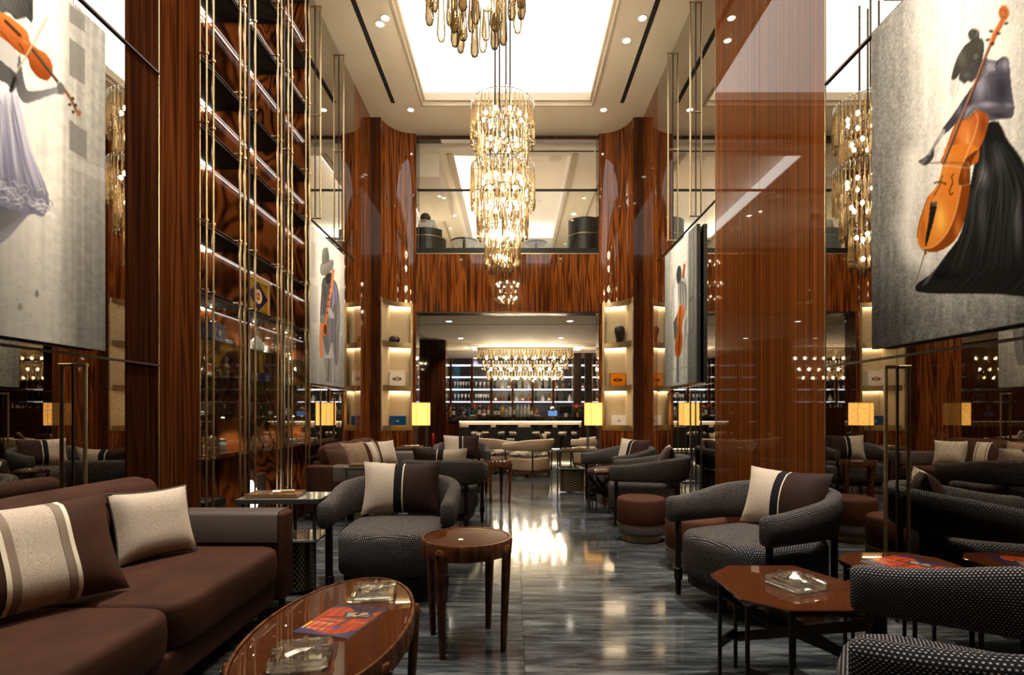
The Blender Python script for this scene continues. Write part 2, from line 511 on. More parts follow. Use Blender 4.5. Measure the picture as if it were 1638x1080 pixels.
# floor: base plus stone slabs
floor = holder('floor')
bx('screed', M['black'], floor, -3.2, 3.2, YB, 18.4, -.12, -.021)
SLX, SLY = 1.65, .87
sl = MB().box(0, SLX-.0025, 0, SLY-.0025, -.02, 0).mesh('slab', M['marble'])
for i in range(4):
    for j in range(23):
        inst(sl, 'slab', floor, (-3.25 + i*SLX, YB + j*SLY, 0))

# ceiling with its tray
TX0, TX1, TY0, TY1 = -1.45, 1.25, .4, 8.5
ceiling = holder('ceiling')
for a in ((XL-.4, TX0, YB, 9.44), (TX1, XR+.4, YB, 9.44), (TX0, TX1, YB, TY0), (TX0, TX1, TY1, 9.44)):
    bx('ceiling_panel', M['plaster'], ceiling, a[0], a[1], a[2], a[3], CEIL, CEIL+.3)
for k, (z0, z1, w_) in enumerate(((CEIL-.012, CEIL+.05, .035), (CEIL+.05, CEIL+.13, .075), (CEIL+.13, CEIL+.2, .03))):
    m = MB()
    m.box(TX0, TX0+w_, TY0, TY1, z0, z1).box(TX1-w_, TX1, TY0, TY1, z0, z1).box(TX0+w_, TX1-w_, TY1-w_, TY1, z0, z1).box(TX0+w_, TX1-w_, TY0, TY0+w_, z0, z1)
    m.build('tray_moulding', M['moulding'], ceiling)
bx('luminous_panel', M['tray'], ceiling, TX0, TX1, TY0, TY1, CEIL+.21, CEIL+.24)
for x in (-1.867, 1.672):
    bx('air_slot', M['black'], ceiling, x-.03, x+.03, .2, 8.41, CEIL-.004, CEIL+.01)

def mirrors(parent, x0, x1, ys, zs=(0, Z_RAIL0, Z_RAIL1, CEIL)):
    for y0, y1 in zip(ys, ys[1:]):
        for z0, z1 in zip(zs, zs[1:]):
            bx('mirror_panel', M['mirror'], parent, x0, x1, y0+.002, y1-.002, z0+.002, z1-.002)
def rails(parent, x0, x1, y0, y1):
    for z in (Z_RAIL0, Z_RAIL1):
        bx('mirror_rail', M['bronze'], parent, x0, x1, y0, y1, z-.006, z+.006)
CB0, CB1, CBX = 4.02, 6.17, -2.66           # display cabinet recess
wall_left = holder('wall_left')
bx('backing', M['rosewood_dark'], wall_left, XL-.5, XL-.015, YB, CB0-.001, 0, CEIL)
bx('backing', M['rosewood_dark'], wall_left, XL-.5, XL-.015, CB1+.001, YP, 0, CEIL)
bx('backing', M['rosewood_dark'], wall_left, XL-.5, CBX-.02, CB0, CB1, 0, CEIL)
mirrors(wall_left, XL-.015, XL, (YB, .6, 1.75, 2.865, 3.245))
mirrors(wall_left, XL-.015, XL, (6.20, 6.35, 7.21, 7.92))
bx('wood_panel', M['satin_dark'], wall_left, XL-.015, XL, 3.25, 3.547, 0, CEIL)
bx('wood_panel', M['rosewood_satin'], wall_left, XL-.015, XL, 3.555, CB0-.008, 0, CEIL)
bx('wood_panel', M['rosewood'], wall_left, XL-.015, XL, 7.925, YP, 0, CEIL)
for y in (3.551, CB0-.004, 6.185):
    bx('brass_strip', M['brass'], wall_left, XL-.015, XL+.004, y-.004, y+.004, 0, CEIL)
rails(wall_left, XL, XL+.012, YB, 3.547); rails(wall_left, XL, XL+.012, 6.2, 7.92)
wall_right = holder('wall_right')
bx('backing', M['rosewood_dark'], wall_right, XR+.015, XR+.4, YB, YP, 0, CEIL)
mirrors(wall_right, XR, XR+.015, (YB, .7, 1.85, 2.98, 3.665))
mirrors(wall_right, XR, XR+.015, (5.665, 6.28, 7.18, 7.94))
for y0, y1 in ((3.67, 4.65), (4.65, 5.66), (7.945, YP)):
    bx('wood_panel', M['zebrano' if y0 < 7 else 'rosewood'], wall_right, XR, XR+.015, y0+.002, y1-.002, 0, CEIL)
for y in (3.667, 5.6625):
    bx('brass_strip', M['brass'], wall_right, XR-.004, XR+.015, y-.0025, y+.0025, 0, CEIL)
rails(wall_right, XR-.012, XR, YB, 3.665); rails(wall_right, XR-.012, XR, 5.665, 7.94)
wall_back = holder('wall_back')
bx('wood_wall', M['rosewood_dark'], wall_back, XL-.3, XR+.3, YB-.2, YB, 0, CEIL)

# rounded corners either side of the opening
def arc(s, th, off=0.0):
    return (XC + s*(1.567 + (.481+off)*math.cos(th)), YP + (.52+off)*math.sin(th))
def arc_panel(parent, name, mat, s, t0, t1, z0, z1, th=.018, n=18, lo=0.0):
    a = [arc(s, R(t0+(t1-t0)*k/n), lo) for k in range(n+1)]
    b_ = [arc(s, R(t0+(t1-t0)*k/n), lo+th) for k in range(n+1)]
    poly = a + b_[::-1]
    if s > 0: poly = poly[::-1]
    m = MB().prism(poly, z0, z1)
    m.build(name, mat, parent, smooth=40)
NZ0, NZ1 = .886, 3.02
LEVELS_ = (NZ0, 1.555, 2.29, NZ1)
for s, side in ((-1, 'left'), (1, 'right')):
    wc = holder('wall_corner_' + side)
    xs = sorted((XC + s*2.052, XC + s*2.6))
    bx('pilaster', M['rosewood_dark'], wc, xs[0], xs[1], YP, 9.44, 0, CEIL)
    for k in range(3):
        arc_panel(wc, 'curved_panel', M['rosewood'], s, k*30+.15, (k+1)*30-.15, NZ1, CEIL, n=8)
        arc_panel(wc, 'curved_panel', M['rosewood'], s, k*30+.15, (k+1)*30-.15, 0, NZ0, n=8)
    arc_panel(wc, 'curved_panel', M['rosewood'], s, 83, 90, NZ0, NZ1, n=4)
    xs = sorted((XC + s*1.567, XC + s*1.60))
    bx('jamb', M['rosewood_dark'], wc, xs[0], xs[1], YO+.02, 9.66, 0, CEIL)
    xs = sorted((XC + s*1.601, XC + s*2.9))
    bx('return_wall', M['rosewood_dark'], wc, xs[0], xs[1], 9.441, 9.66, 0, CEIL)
    # lit display niche in the curve
    t = thing('display_niche', 'brass framed curved display niche with three lit shelves beside the %s of the bar opening' % side, 'shelf', (0,0,0))
    xs = sorted((XC + s*1.60, XC + s*2.05))
    bx('back_panel', M['linen'], t, xs[0], xs[1], 9.415, 9.435, NZ0, NZ1)
    xs2 = sorted((XC + s*2.036, XC + s*2.051))
    bx('side_panel', M['linen'], t, xs2[0], xs2[1], YP+.03, 9.415, NZ0, NZ1)
    for k, z in enumerate(LEVELS_):
        poly = [arc(s, R(82*j/14), .004) for j in range(15)] + [(XC+s*1.63, 9.413), (XC+s*2.034, 9.413)]
        if s < 0: poly = poly[::-1]
        MB().prism(poly, z-(.05 if k == 3 else .035), z+(.0 if k == 3 else .04)).build('shelf', M['brass_satin'], t)
        arc_panel(t, 'shelf_edge', M['brass_satin'], s, 0, 83, z-(.07 if k == 3 else .045), z+(.012 if k == 3 else .05), th=.02, lo=-.008)
        if k:
            xs3 = sorted((XC + s*1.62, XC + s*2.034))
            bx('led_strip', M['led'], t, xs3[0], xs3[1], 9.37, 9.40, z-(.060 if k == 3 else .046), z-(.051 if k == 3 else .036))
    arc_panel(t, 'frame_post', M['brass_satin'], s, 78.5, 83, NZ0, NZ1, th=.03, n=4, lo=-.008)
    arc_panel(t, 'frame_post', M['brass_satin'], s, 0.5, 2.5, NZ0, NZ1, th=.03, n=3, lo=-.008)

# balcony front, railing and the rooms beyond
BZ0, BZ1 = 2.878, 3.866
wf = holder('wall_balcony')
xs = np.linspace(OX0, OX1, 7)
for a, b_ in zip(xs, xs[1:]):
    bx('veneer_panel', M['rosewood'], wf, a+.0008, b_-.0008, YO-.03, YO, BZ0, BZ1)
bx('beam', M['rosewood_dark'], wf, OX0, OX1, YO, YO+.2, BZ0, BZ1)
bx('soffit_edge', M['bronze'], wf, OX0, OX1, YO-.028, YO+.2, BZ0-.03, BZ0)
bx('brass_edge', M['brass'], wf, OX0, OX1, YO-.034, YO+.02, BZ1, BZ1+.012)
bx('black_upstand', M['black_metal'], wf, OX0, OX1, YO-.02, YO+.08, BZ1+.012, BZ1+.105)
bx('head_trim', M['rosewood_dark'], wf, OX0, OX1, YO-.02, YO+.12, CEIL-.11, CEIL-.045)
rail = thing('balcony_railing', 'frameless glass balcony railing with a slim black top rail above the veneered beam', 'railing')
bx('top_rail', M['black_metal'], rail, OX0+.01, OX1-.01, YO+.01, YO+.05, 4.965, 4.995)
xs = np.linspace(OX0+.01, OX1-.01, 3)
for a, b_ in zip(xs, xs[1:]):
    bx('glass_pane', M['glass'], rail, a+.004, b_-.004, YO+.024, YO+.036, BZ1+.106, 4.965)

rooms = holder('wall_bar_room')
bx('side_wall', M['mirror_clear'], rooms, -2.15, -2.07, 9.67, 13.1, 1.25, 2.9)
bx('side_wall', M['satin_dark'], rooms, -2.15, -2.07, 9.67, 13.1, 0, 1.249)
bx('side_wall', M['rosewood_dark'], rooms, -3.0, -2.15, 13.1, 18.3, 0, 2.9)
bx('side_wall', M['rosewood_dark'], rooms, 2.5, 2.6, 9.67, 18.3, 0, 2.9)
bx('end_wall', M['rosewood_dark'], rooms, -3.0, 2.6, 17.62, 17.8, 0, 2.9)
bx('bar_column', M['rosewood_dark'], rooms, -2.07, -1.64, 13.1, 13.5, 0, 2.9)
ceiling_bar = holder('ceiling_bar')
bx('ceiling_slab', M['plaster_white'], ceiling_bar, -3.0, 2.6, YO+.21, 18.3, 2.90, 2.98)
for y in (10.8, 13.8):
    bx('shadow_gap', M['black'], ceiling_bar, -2.05, 2.45, y-.012, y+.012, 2.897, 2.9)
fb = holder('floor_balcony')
bx('balcony_floor', M['plaster'], fb, -3.4, 3.2, YO+.21, 18.4, 3.70, 3.85)
cb = holder('ceiling_balcony')
BC = 5.87
QX0, QX1, QY0, QY1 = -1.1, 1.05, 10.0, 14.7
for a in ((-3.4, QX0, 9.67, 18.4), (QX1, 3.2, 9.67, 18.4), (QX0, QX1, 9.67, QY0), (QX0, QX1, QY1, 18.4)):
    bx('ceiling_panel', M['plaster_white'], cb, a[0], a[1], a[2], a[3], BC, BC+.4)
bx('tray_top', M['plaster_white'], cb, QX0, QX1, QY0, QY1, BC+.3, BC+.34)
for x, w_ in ((QX0-.12, .10), (QX1+.02, .10), (-1.75, .05), (1.72, .05)):
    bx('ceiling_moulding', M['moulding'], cb, x, x+w_, 9.9, 18, BC-.03, BC-.001)
bx('cove_light', M['cove'], cb, QX0+.002, QX0+.03, QY0+.05, QY1-.05, BC+.02, BC+.26)
bx('cove_light', M['cove'], cb, QX0+.05, QX1-.05, QY1-.03, QY1-.002, BC+.02, BC+.26)
bx('air_slot', M['black'], cb, -.7, 1.45, 9.80, 9.84, BC-.004, BC)
bx('soffit_box', M['plaster_white'], cb, -3.0, -1.36, 9.9, 12.2, 5.44, BC-.001)
wb = holder('wall_balcony_room')
bx('plaster_wall', M['plaster_white'], wb, -3.4, -3.3, 9.67, 18.4, 3.85, BC)
bx('plaster_wall', M['plaster_white'], wb, 3.1, 3.2, 9.67, 18.4, 3.85, BC)
bx('plaster_wall', M['plaster_white'], wb, -3.3, 3.1, 18.3, 18.4, 3.85, BC)

# ------------------------------------------------------------------ downlights
dl_ring = MB().lathe([(.034,0),(.052,0),(.052,-.006),(.036,-.006),(.034,0)], 20, caps=False).mesh('trim_ring', M['white'], 30)
dl_lens = MB().lathe([(.001,-.003),(.034,-.003),(.034,-.001),(.001,-.001)], 20).mesh('lens', M['lens'], 30)
sp_big = bpy.data.lights.new('downlight_beam', 'SPOT')
sp_big.energy = SPOT_E; sp_big.color = (1, .86, .70); sp_big.spot_size = R(62); sp_big.spot_blend = .7; sp_big.shadow_soft_size = .04
sp_room = bpy.data.lights.new('room_downlight_beam', 'SPOT')
sp_room.energy = 30; sp_room.color = (1, .86, .68); sp_room.spot_size = R(110); sp_room.spot_blend = .8; sp_room.shadow_soft_size = .05
def downlight(x, y, z, label, light, group, aim=None, energy=None):
    t = thing('downlight', label, 'light', (x, y, z-.001), 0, group)
    k = 1.3 if z > 5.9 else 1.6
    inst(dl_ring, 'trim_ring', t, None, None, (k, k, 1)); inst(dl_lens, 'lens', t, None, None, (k, k, 1))
    if light:
        if energy:
            light = light.copy(); light.energy = energy
            if aim: light.color = (1, .95, .89)
        o = bpy.data.objects.new('beam', light); COL.objects.link(o); o.parent = t; o.location = (0, 0, -.02)
        if aim:
            v = Vector(aim) - Vector((x, y, z-.021)); o.rotation_euler = v.to_track_quat('-Z', 'Y').to_euler()
    return t
G = 'recessed downlights of the lounge ceiling'
downlight(-1.63, 8.60, CEIL, 'recessed downlight over the left rounded corner', sp_big, G)
downlight(1.42, 8.60, CEIL, 'recessed downlight over the right rounded corner', sp_big, G)
for i, (x, y) in enumerate(((-1.65, 1.6), (-1.65, 2.9), (-1.65, 4.6), (-1.65, 6.7), (1.45, 1.7), (1.45, 3.3), (1.45, 5.2), (1.45, 7.0))):
    downlight(x, y, CEIL, '%s recessed downlight beside the %s air slot, counted from the viewer' % (('first','second','third','fourth')[i % 4], 'left' if x < 0 else 'right'), sp_big, G)
# picture lights: downlights turned onto the four canvases
for (x, y, ax, ay, az), cn in zip(((-1.05, 2.55, -2.25, 2.5, 2.7), (.85, 2.6, 2.05, 2.55, 2.7), (-1.1, 6.6, -2.25, 6.7, 2.6), (.9, 6.6, 2.05, 6.7, 2.6)), ('violinist', 'large cellist', 'saxophonist', 'far right')):
    downlight(x if abs(x) > 1.5 else math.copysign(1.56, x), y, CEIL, 'recessed downlight turned onto the %s canvas' % cn, sp_big, G, (ax, ay, az), 680 if y < 3 else 360)
GB = 'downlights of the bar ceiling'
for px, py, wh in ((718, 514, 'near left'), (912, 513.5, 'near right'), (737, 541, 'middle left'), (897, 540.5, 'middle right'), (680, 573, 'far left corner'), (760, 573, 'far left')):
    d = 1.75*F/(HZ-py)
    downlight((px-VX)/F*d, d, 2.90, '%s recessed downlight in the white bar ceiling' % wh, sp_room, GB, None, 90)
GC = 'downlights of the balcony ceiling'
for px, py, wh in ((679, 309, 'leftmost'), (713, 338, 'second from the left'), (726, 345, 'third from the left'), (918, 342, 'right-hand')):
    d = 4.72*F/(HZ-py)
    downlight((px-VX)/F*d, d, BC if px != 679 else BC, 'recessed downlight in the balcony ceiling, %s' % wh, sp_room, GC, None, 200)
sm = MB().lathe([(.05,0),(.06,-.01),(.055,-.035),(.02,-.05),(.001,-.05)], 18)
o = sm.build('smoke_detector', M['white'], None, 40, (.55, 12.1, BC-.001)); tag(o, 'white smoke detector on the balcony ceiling right of the chandelier', 'detector')
o = MB().lathe([(.11,0),(.12,-.008),(.1,-.016),(.001,-.018)], 24).build('ceiling_speaker', M['plaster_white'], None, 40, at(888, 253, 10.1)); o.location.z = BC-.001
tag(o, 'round flush ceiling speaker in the balcony ceiling', 'speaker')
# ------------------------------------------------------------------ brass display cabinet in the left wall
BAYS = ((4.03, 4.727), (4.78, 5.455), (5.51, 6.16))
ROWS = (2.05, 2.56, 3.275, 3.78, 4.55, 5.06, 5.80)
cab = thing('display_cabinet', 'tall built-in rosewood display cabinet with lit shelves behind brass rods', 'cabinet')
M['veneer_lit'] = wood('figured_rosewood_back', (.018,.0045,.002), (.075,.020,.0055), (.19,.054,.012), grain=(14,14,.9), rough=.5, coat=.7, crough=.012, flame=.9, rnd=True, rings=100.0)
bx('side_panel', M['veneer_lit'], cab, CBX-.018, XL, CB0+.001, 4.03, 0, CEIL-.001)
bx('side_panel', M['veneer_lit'], cab, CBX-.018, XL, 6.16, CB1-.001, 0, CEIL-.001)
for y0, y1 in ((4.727, 4.78), (5.455, 5.51)):
    bx('division_post', M['veneer_lit'], cab, CBX, XL, y0, y1, 0, CEIL-.001)
    bx('post_edge', M['bronze'], cab, XL, XL+.008, y0+.01, y1-.01, 0, CEIL-.001)
for y0, y1 in BAYS:
    bx('back_panel', M['veneer_lit'], cab, CBX-.018, CBX, y0, y1, 0, .80)
    bx('back_panel', M['veneer_lit'], cab, CBX-.018, CBX, y0, y1, .83, 2.04)
    for a, b_ in zip(ROWS, ROWS[1:]):
        bx('back_panel', M['veneer_lit'], cab, CBX-.018, CBX, y0, y1, a+.001, b_-.001)
    for k, z in enumerate(ROWS):
        sh = bx('shelf', M['black'], cab, CBX, XL-.002, y0, y1, z-.012, z+.012)
        for dz in (-.016, .010):
            bx('edge_strip', M['bronze'], sh, XL-.002, XL+.01, y0, y1, z+dz, z+dz+.006)
        bx('led_strip', M['led_white'], sh, CBX+.012, CBX+.028, y0+.01, y1-.01, z-.019, z-.013)
        bx('led_strip', M['led_white'], sh, CBX+.045, CBX+.049, y0+.01, y1-.01, z-.018, z-.0135) if k else None
    bx('ledge', M['rosewood_dark'], cab, CBX, XL+.05, y0-.03 if y0 < 4.1 else y0-.053, y1, .795, .825)
    bx('plinth', M['rosewood_dark'], cab, CBX, XL, y0, y1, 0, .22)
    for z in (1.12, 1.436, 1.718):
        bx('glass_shelf', M['glass_edge'], cab, CBX+.005, XL-.04, y0+.003, y1-.003, z-.005, z+.005)
    h = (y1-y0)/2
    for k in range(2):
        d_ = bx('glass_door', M['glass'], cab, XL-.022, XL-.016, y0+k*h+.003, y0+(k+1)*h-.003, .83, 2.036)
        bx('hinge', M['brass'], d_, XL-.024, XL-.010, y0+k*h+.004, y0+k*h+.016, .86, .88)
        bx('hinge', M['brass'], d_, XL-.024, XL-.010, y0+k*h+.004, y0+k*h+.016, 1.97, 1.99)
# small spots inside the glazed part and below the ledge
spk = MB().lathe([(.001,0),(.011,0),(.011,.006),(.001,.006)], 10).mesh('spot_lens', M['spark'])
def cab_light(x, y, z, e, rad=.015):
    inst(spk, 'spot_lens', cab, (x, y, z))
    ld = bpy.data.lights.new('cabinet_spot', 'SPOT'); ld.energy = e; ld.color = (1, .82, .58); ld.spot_size = R(120); ld.spot_blend = .8; ld.shadow_soft_size = rad
    o = bpy.data.objects.new('cabinet_spot', ld); COL.objects.link(o); o.parent = cab; o.location = (x, y, z-.01)
for y0, y1 in BAYS:
    cab_light(-2.50, (y0+y1)/2+.12, 2.020, 14); cab_light(-2.45, (y0+y1)/2-.15, 1.42, 8); cab_light(-2.45, (y0+y1)/2+.2, 1.105, 4)
    cab_light(-2.55, (y0+y1)/2+.05, .785, 3)
rod = MB().cyl((0,0,.02), (0,0,CEIL-.002), .009, n=10).mesh('brass_rod', M['brass'], 40)
kn = MB().cyl((-.012,0,-.009), (-.012,0,.009), .017, n=10); kn.cyl((-.075,0,0), (.004,0,0), .006, n=8)
kn = kn.mesh('rod_clamp', M['brass'], 40)
RODS = [F*2.25/(VX-p) for p in (330, 341, 384, 391.5, 408, 444, 450, 461, 467, 489, 495)]
for y in RODS:
    r_ = inst(rod, 'brass_rod', cab, (-2.25, y, 0))
    for z in (.81,) + ROWS[:-1]:
        inst(kn, 'rod_clamp', r_, (0.012, 0, z))

# ------------------------------------------------------------------ brass standards on the mirror joints
def standards(x, s, y, label):
    """s = direction into the room; a rod in front of the joint, below the lower and above the upper rail."""
    t = thing('brass_standard', label, 'rod', (x, y, 0))
    ox = s*.062
    for z0, z1, bars in ((.0, 1.40, (1.40,)), (3.42, CEIL-.05, (3.42, 4.62, CEIL-.05))):
        MB().cyl((ox,0,z0), (ox,0,z1), .0095, n=12).build('brass_rod', M['brass'], t, 40)
        MB().box(*sorted((s*.001, s*.005)), -.006, .006, z0, z1).build('joint_post', M['bronze'], t)
        for z in bars:
            MB().cyl((s*.003,0,z), (ox+s*.012,0,z), .011, n=12).build('cross_bar', M['brass'], t, 40)
for y, nm in ((.6, 'behind the sofa end nearest the viewer'), (1.75, 'behind the middle of the near sofa'), (2.865, 'under the violinist canvas on the left mirror wall'),
              (6.35, 'at the cabinet edge of the saxophonist canvas'), (7.21, 'at the bar edge of the saxophonist canvas')):
    standards(XL, 1, y, 'brass rod standard on the mirror joint ' + nm)
for y, nm in ((.7, 'nearest the viewer on the right wall'), (1.85, 'behind the near right armchair'), (2.98, 'under the large cellist canvas'),
              (6.28, 'at the near edge of the far right canvas'), (7.18, 'at the bar edge of the far right canvas')):
    standards(XR, -1, y, 'brass rod standard on the mirror joint ' + nm)

# ------------------------------------------------------------------ painting on canvas meshes
def s2l(c):
    c = np.clip(np.asarray(c, float), 0, 1)
    return np.where(c <= .04045, c/12.92, ((c+.055)/1.055)**2.4)
def vnoise(h, w_, fy, fx, seed):
    g = np.random.default_rng(seed).random((fy+2, fx+2))
    y = np.linspace(0, fy, h); x = np.linspace(0, fx, w_)
    yi = y.astype(int); xi = x.astype(int); ty = (y-yi)[:, None]; tx = (x-xi)[None]
    ty = ty*ty*(3-2*ty); tx = tx*tx*(3-2*tx)
    a = g[np.ix_(yi, xi)]; b_ = g[np.ix_(yi, xi+1)]; c = g[np.ix_(yi+1, xi)]; d = g[np.ix_(yi+1, xi+1)]
    return (a*(1-tx)+b_*tx)*(1-ty) + (c*(1-tx)+d*tx)*ty
class Canvas:
    def __init__(s, px, py):
        s.PX, s.PY = px, py; s.h, s.w = px.shape
        s.img = np.ones((s.h, s.w, 3))
    def blend(s, mask, col, a=1.0):
        k = (mask*a)[..., None]; s.img = s.img*(1-k) + np.asarray(col)*k
    def inside(s, pts):
        x, y = s.PX, s.PY; r = np.zeros(x.shape, bool); n = len(pts)
        for i in range(n):
            x0, y0 = pts[i]; x1, y1 = pts[(i+1) % n]
            if y0 == y1: continue
            c = ((y0 > y) != (y1 > y)) & (x < (x1-x0)*(y-y0)/(y1-y0)+x0)
            r ^= c
        return r.astype(float)
    @staticmethod
    def smooth(pts):
        P_ = np.array(pts, float); n_ = len(P_); out = []
        for i in range(n_):
            a0, a1, a2, a3 = P_[i-1], P_[i], P_[(i+1) % n_], P_[(i+2) % n_]
            for t in (0, .25, .5, .75):
                out.append(tuple(.5*((2*a1) + (a2-a0)*t + (2*a0-5*a1+4*a2-a3)*t*t + (3*a1-a0-3*a2+a3)*t**3)))
        return out
    def poly(s, pts, col, a=1.0, to=None, ax=None):
        if len(pts) > 5: pts = s.smooth(pts)
        m = s.inside(pts)
        if to is not None:                                # painted modelling: second pigment across the form
            p0, p1 = ax; dx, dy = p1[0]-p0[0], p1[1]-p0[1]
            t = np.clip(((s.PX-p0[0])*dx + (s.PY-p0[1])*dy)/(dx*dx+dy*dy), 0, 1)[..., None]
            c = np.asarray(col)*(1-t) + np.asarray(to)*t
            k = (m*a)[..., None]; s.img = s.img*(1-k) + c*k
        else: s.blend(m, col, a)
        return s
    def line(s, pts, wd, col, a=1.0, soft=.5, taper=False):
        """one brush stroke: a smooth curve through the points, laid on in a single coat."""
        if len(pts) > 2:
            P_ = [pts[0]] + list(pts) + [pts[-1]]; out = []
            for i in range(1, len(P_)-2):
                a0, a1, a2, a3 = (np.array(p, float) for p in P_[i-1:i+3])
                for t in np.arange(0, 1, .2):
                    out.append(tuple(.5*((2*a1) + (a2-a0)*t + (2*a0-5*a1+4*a2-a3)*t*t + (3*a1-a0-3*a2+a3)*t**3)))
            pts = out + [tuple(pts[-1])]
        xs = [p[0] for p in pts]; ys = [p[1] for p in pts]; g = wd+2
        box = (s.PX > min(xs)-g) & (s.PX < max(xs)+g) & (s.PY > min(ys)-g) & (s.PY < max(ys)+g)
        if not box.any(): return s
        X, Y = s.PX[box], s.PY[box]; best = np.zeros(X.shape); n = len(pts)-1
        for i, ((x0, y0), (x1, y1)) in enumerate(zip(pts, pts[1:])):
            dx, dy = x1-x0, y1-y0; L = dx*dx+dy*dy+1e-9
            t = np.clip(((X-x0)*dx+(Y-y0)*dy)/L, 0, 1)
            w_ = wd*(1 if not taper else .25+.75*math.sin(PI*min(1, (i+.5)/n)))
            best = np.maximum(best, np.clip((w_/2+soft-np.hypot(X-x0-t*dx, Y-y0-t*dy))/(2*soft), 0, 1))
        k = (best*a)[:, None]; s.img[box] = s.img[box]*(1-k) + np.asarray(col)*k
        return s
    def shade(s, pts, spots):
        """model a form: soft touches of pigment kept inside an outline."""
        m = s.inside(s.smooth(pts))
        for cx, cy_, rx, ry, col, a in spots:
            d = np.hypot((s.PX-cx)/rx, (s.PY-cy_)/ry); s.blend(m*np.clip(1.25-d, 0, 1)**1.5, col, a)
        return s
    def ell(s, cx, cy_, rx, ry, col, a=1.0, soft=0):
        d = np.hypot((s.PX-cx)/rx, (s.PY-cy_)/ry)
        m = np.clip((1+soft-d)/max(soft*2, .02), 0, 1); s.blend(m, col, a); return s
    def blur(s, n=1):
        for _ in range(n):
            p = np.pad(s.img, ((1,1),(1,1),(0,0)), 'edge')
            s.img = (p[1:-1,1:-1]*2 + p[:-2,1:-1]+p[2:,1:-1]+p[1:-1,:-2]+p[1:-1,2:])/6
        return s
def colour_grid(name, mat, parent, P3, img, flip=False):
    """P3 (h,w,3) points, img srgb; a grid mesh carrying the paint."""
    h, w_ = img.shape[:2]
    me = bpy.data.meshes.new(name)
    idx = np.arange(h*w_).reshape(h, w_)
    q = np.stack([idx[:-1,:-1], idx[:-1,1:], idx[1:,1:], idx[1:,:-1]], -1).reshape(-1, 4)
    if flip: q = q[:, ::-1]
    me.from_pydata(P3.reshape(-1, 3).tolist(), [], q.tolist())
    at_ = me.color_attributes.new('paint', 'FLOAT_COLOR', 'POINT')
    c = np.ones((h*w_, 4), 'f'); c[:, :3] = s2l(img).reshape(-1, 3)
    at_.data.foreach_set('color', c.ravel())
    me.materials.append(mat)
    return inst(me, name, parent)
def canvas(label, x, s, y0, y1, z0, z1, step, fn):
    """framed canvas hung just in front of a side wall; s = direction into the room."""
    t = thing('painting', label, 'painting')
    h = int((z1-z0)/step); w_ = int((y1-y0)/step)
    Z = np.linspace(z1, z0, h)[:, None]*np.ones((1, w_)); Y = np.ones((h, 1))*np.linspace(y0, y1, w_)[None]
    PX = VX + F*x/Y; PY = HZ - F*(Z-EYE)/Y
    cv = Canvas(PX, PY); fn(cv)
    P3 = np.stack([np.full_like(Y, x), Y, Z], -1)
    colour_grid('canvas', M['paint'], t, P3, cv.img, flip=(s > 0))
    e = .002
    xs = sorted((x - s*.001, x - s*.042))
    bx('stretcher', M['grey_metal'], t, xs[0], xs[1], y0, y1, z0, z1)
    return t
def pts(raw, ox, oy, k): return [(ox+a/k, oy+b_/k) for a, b_ in raw]

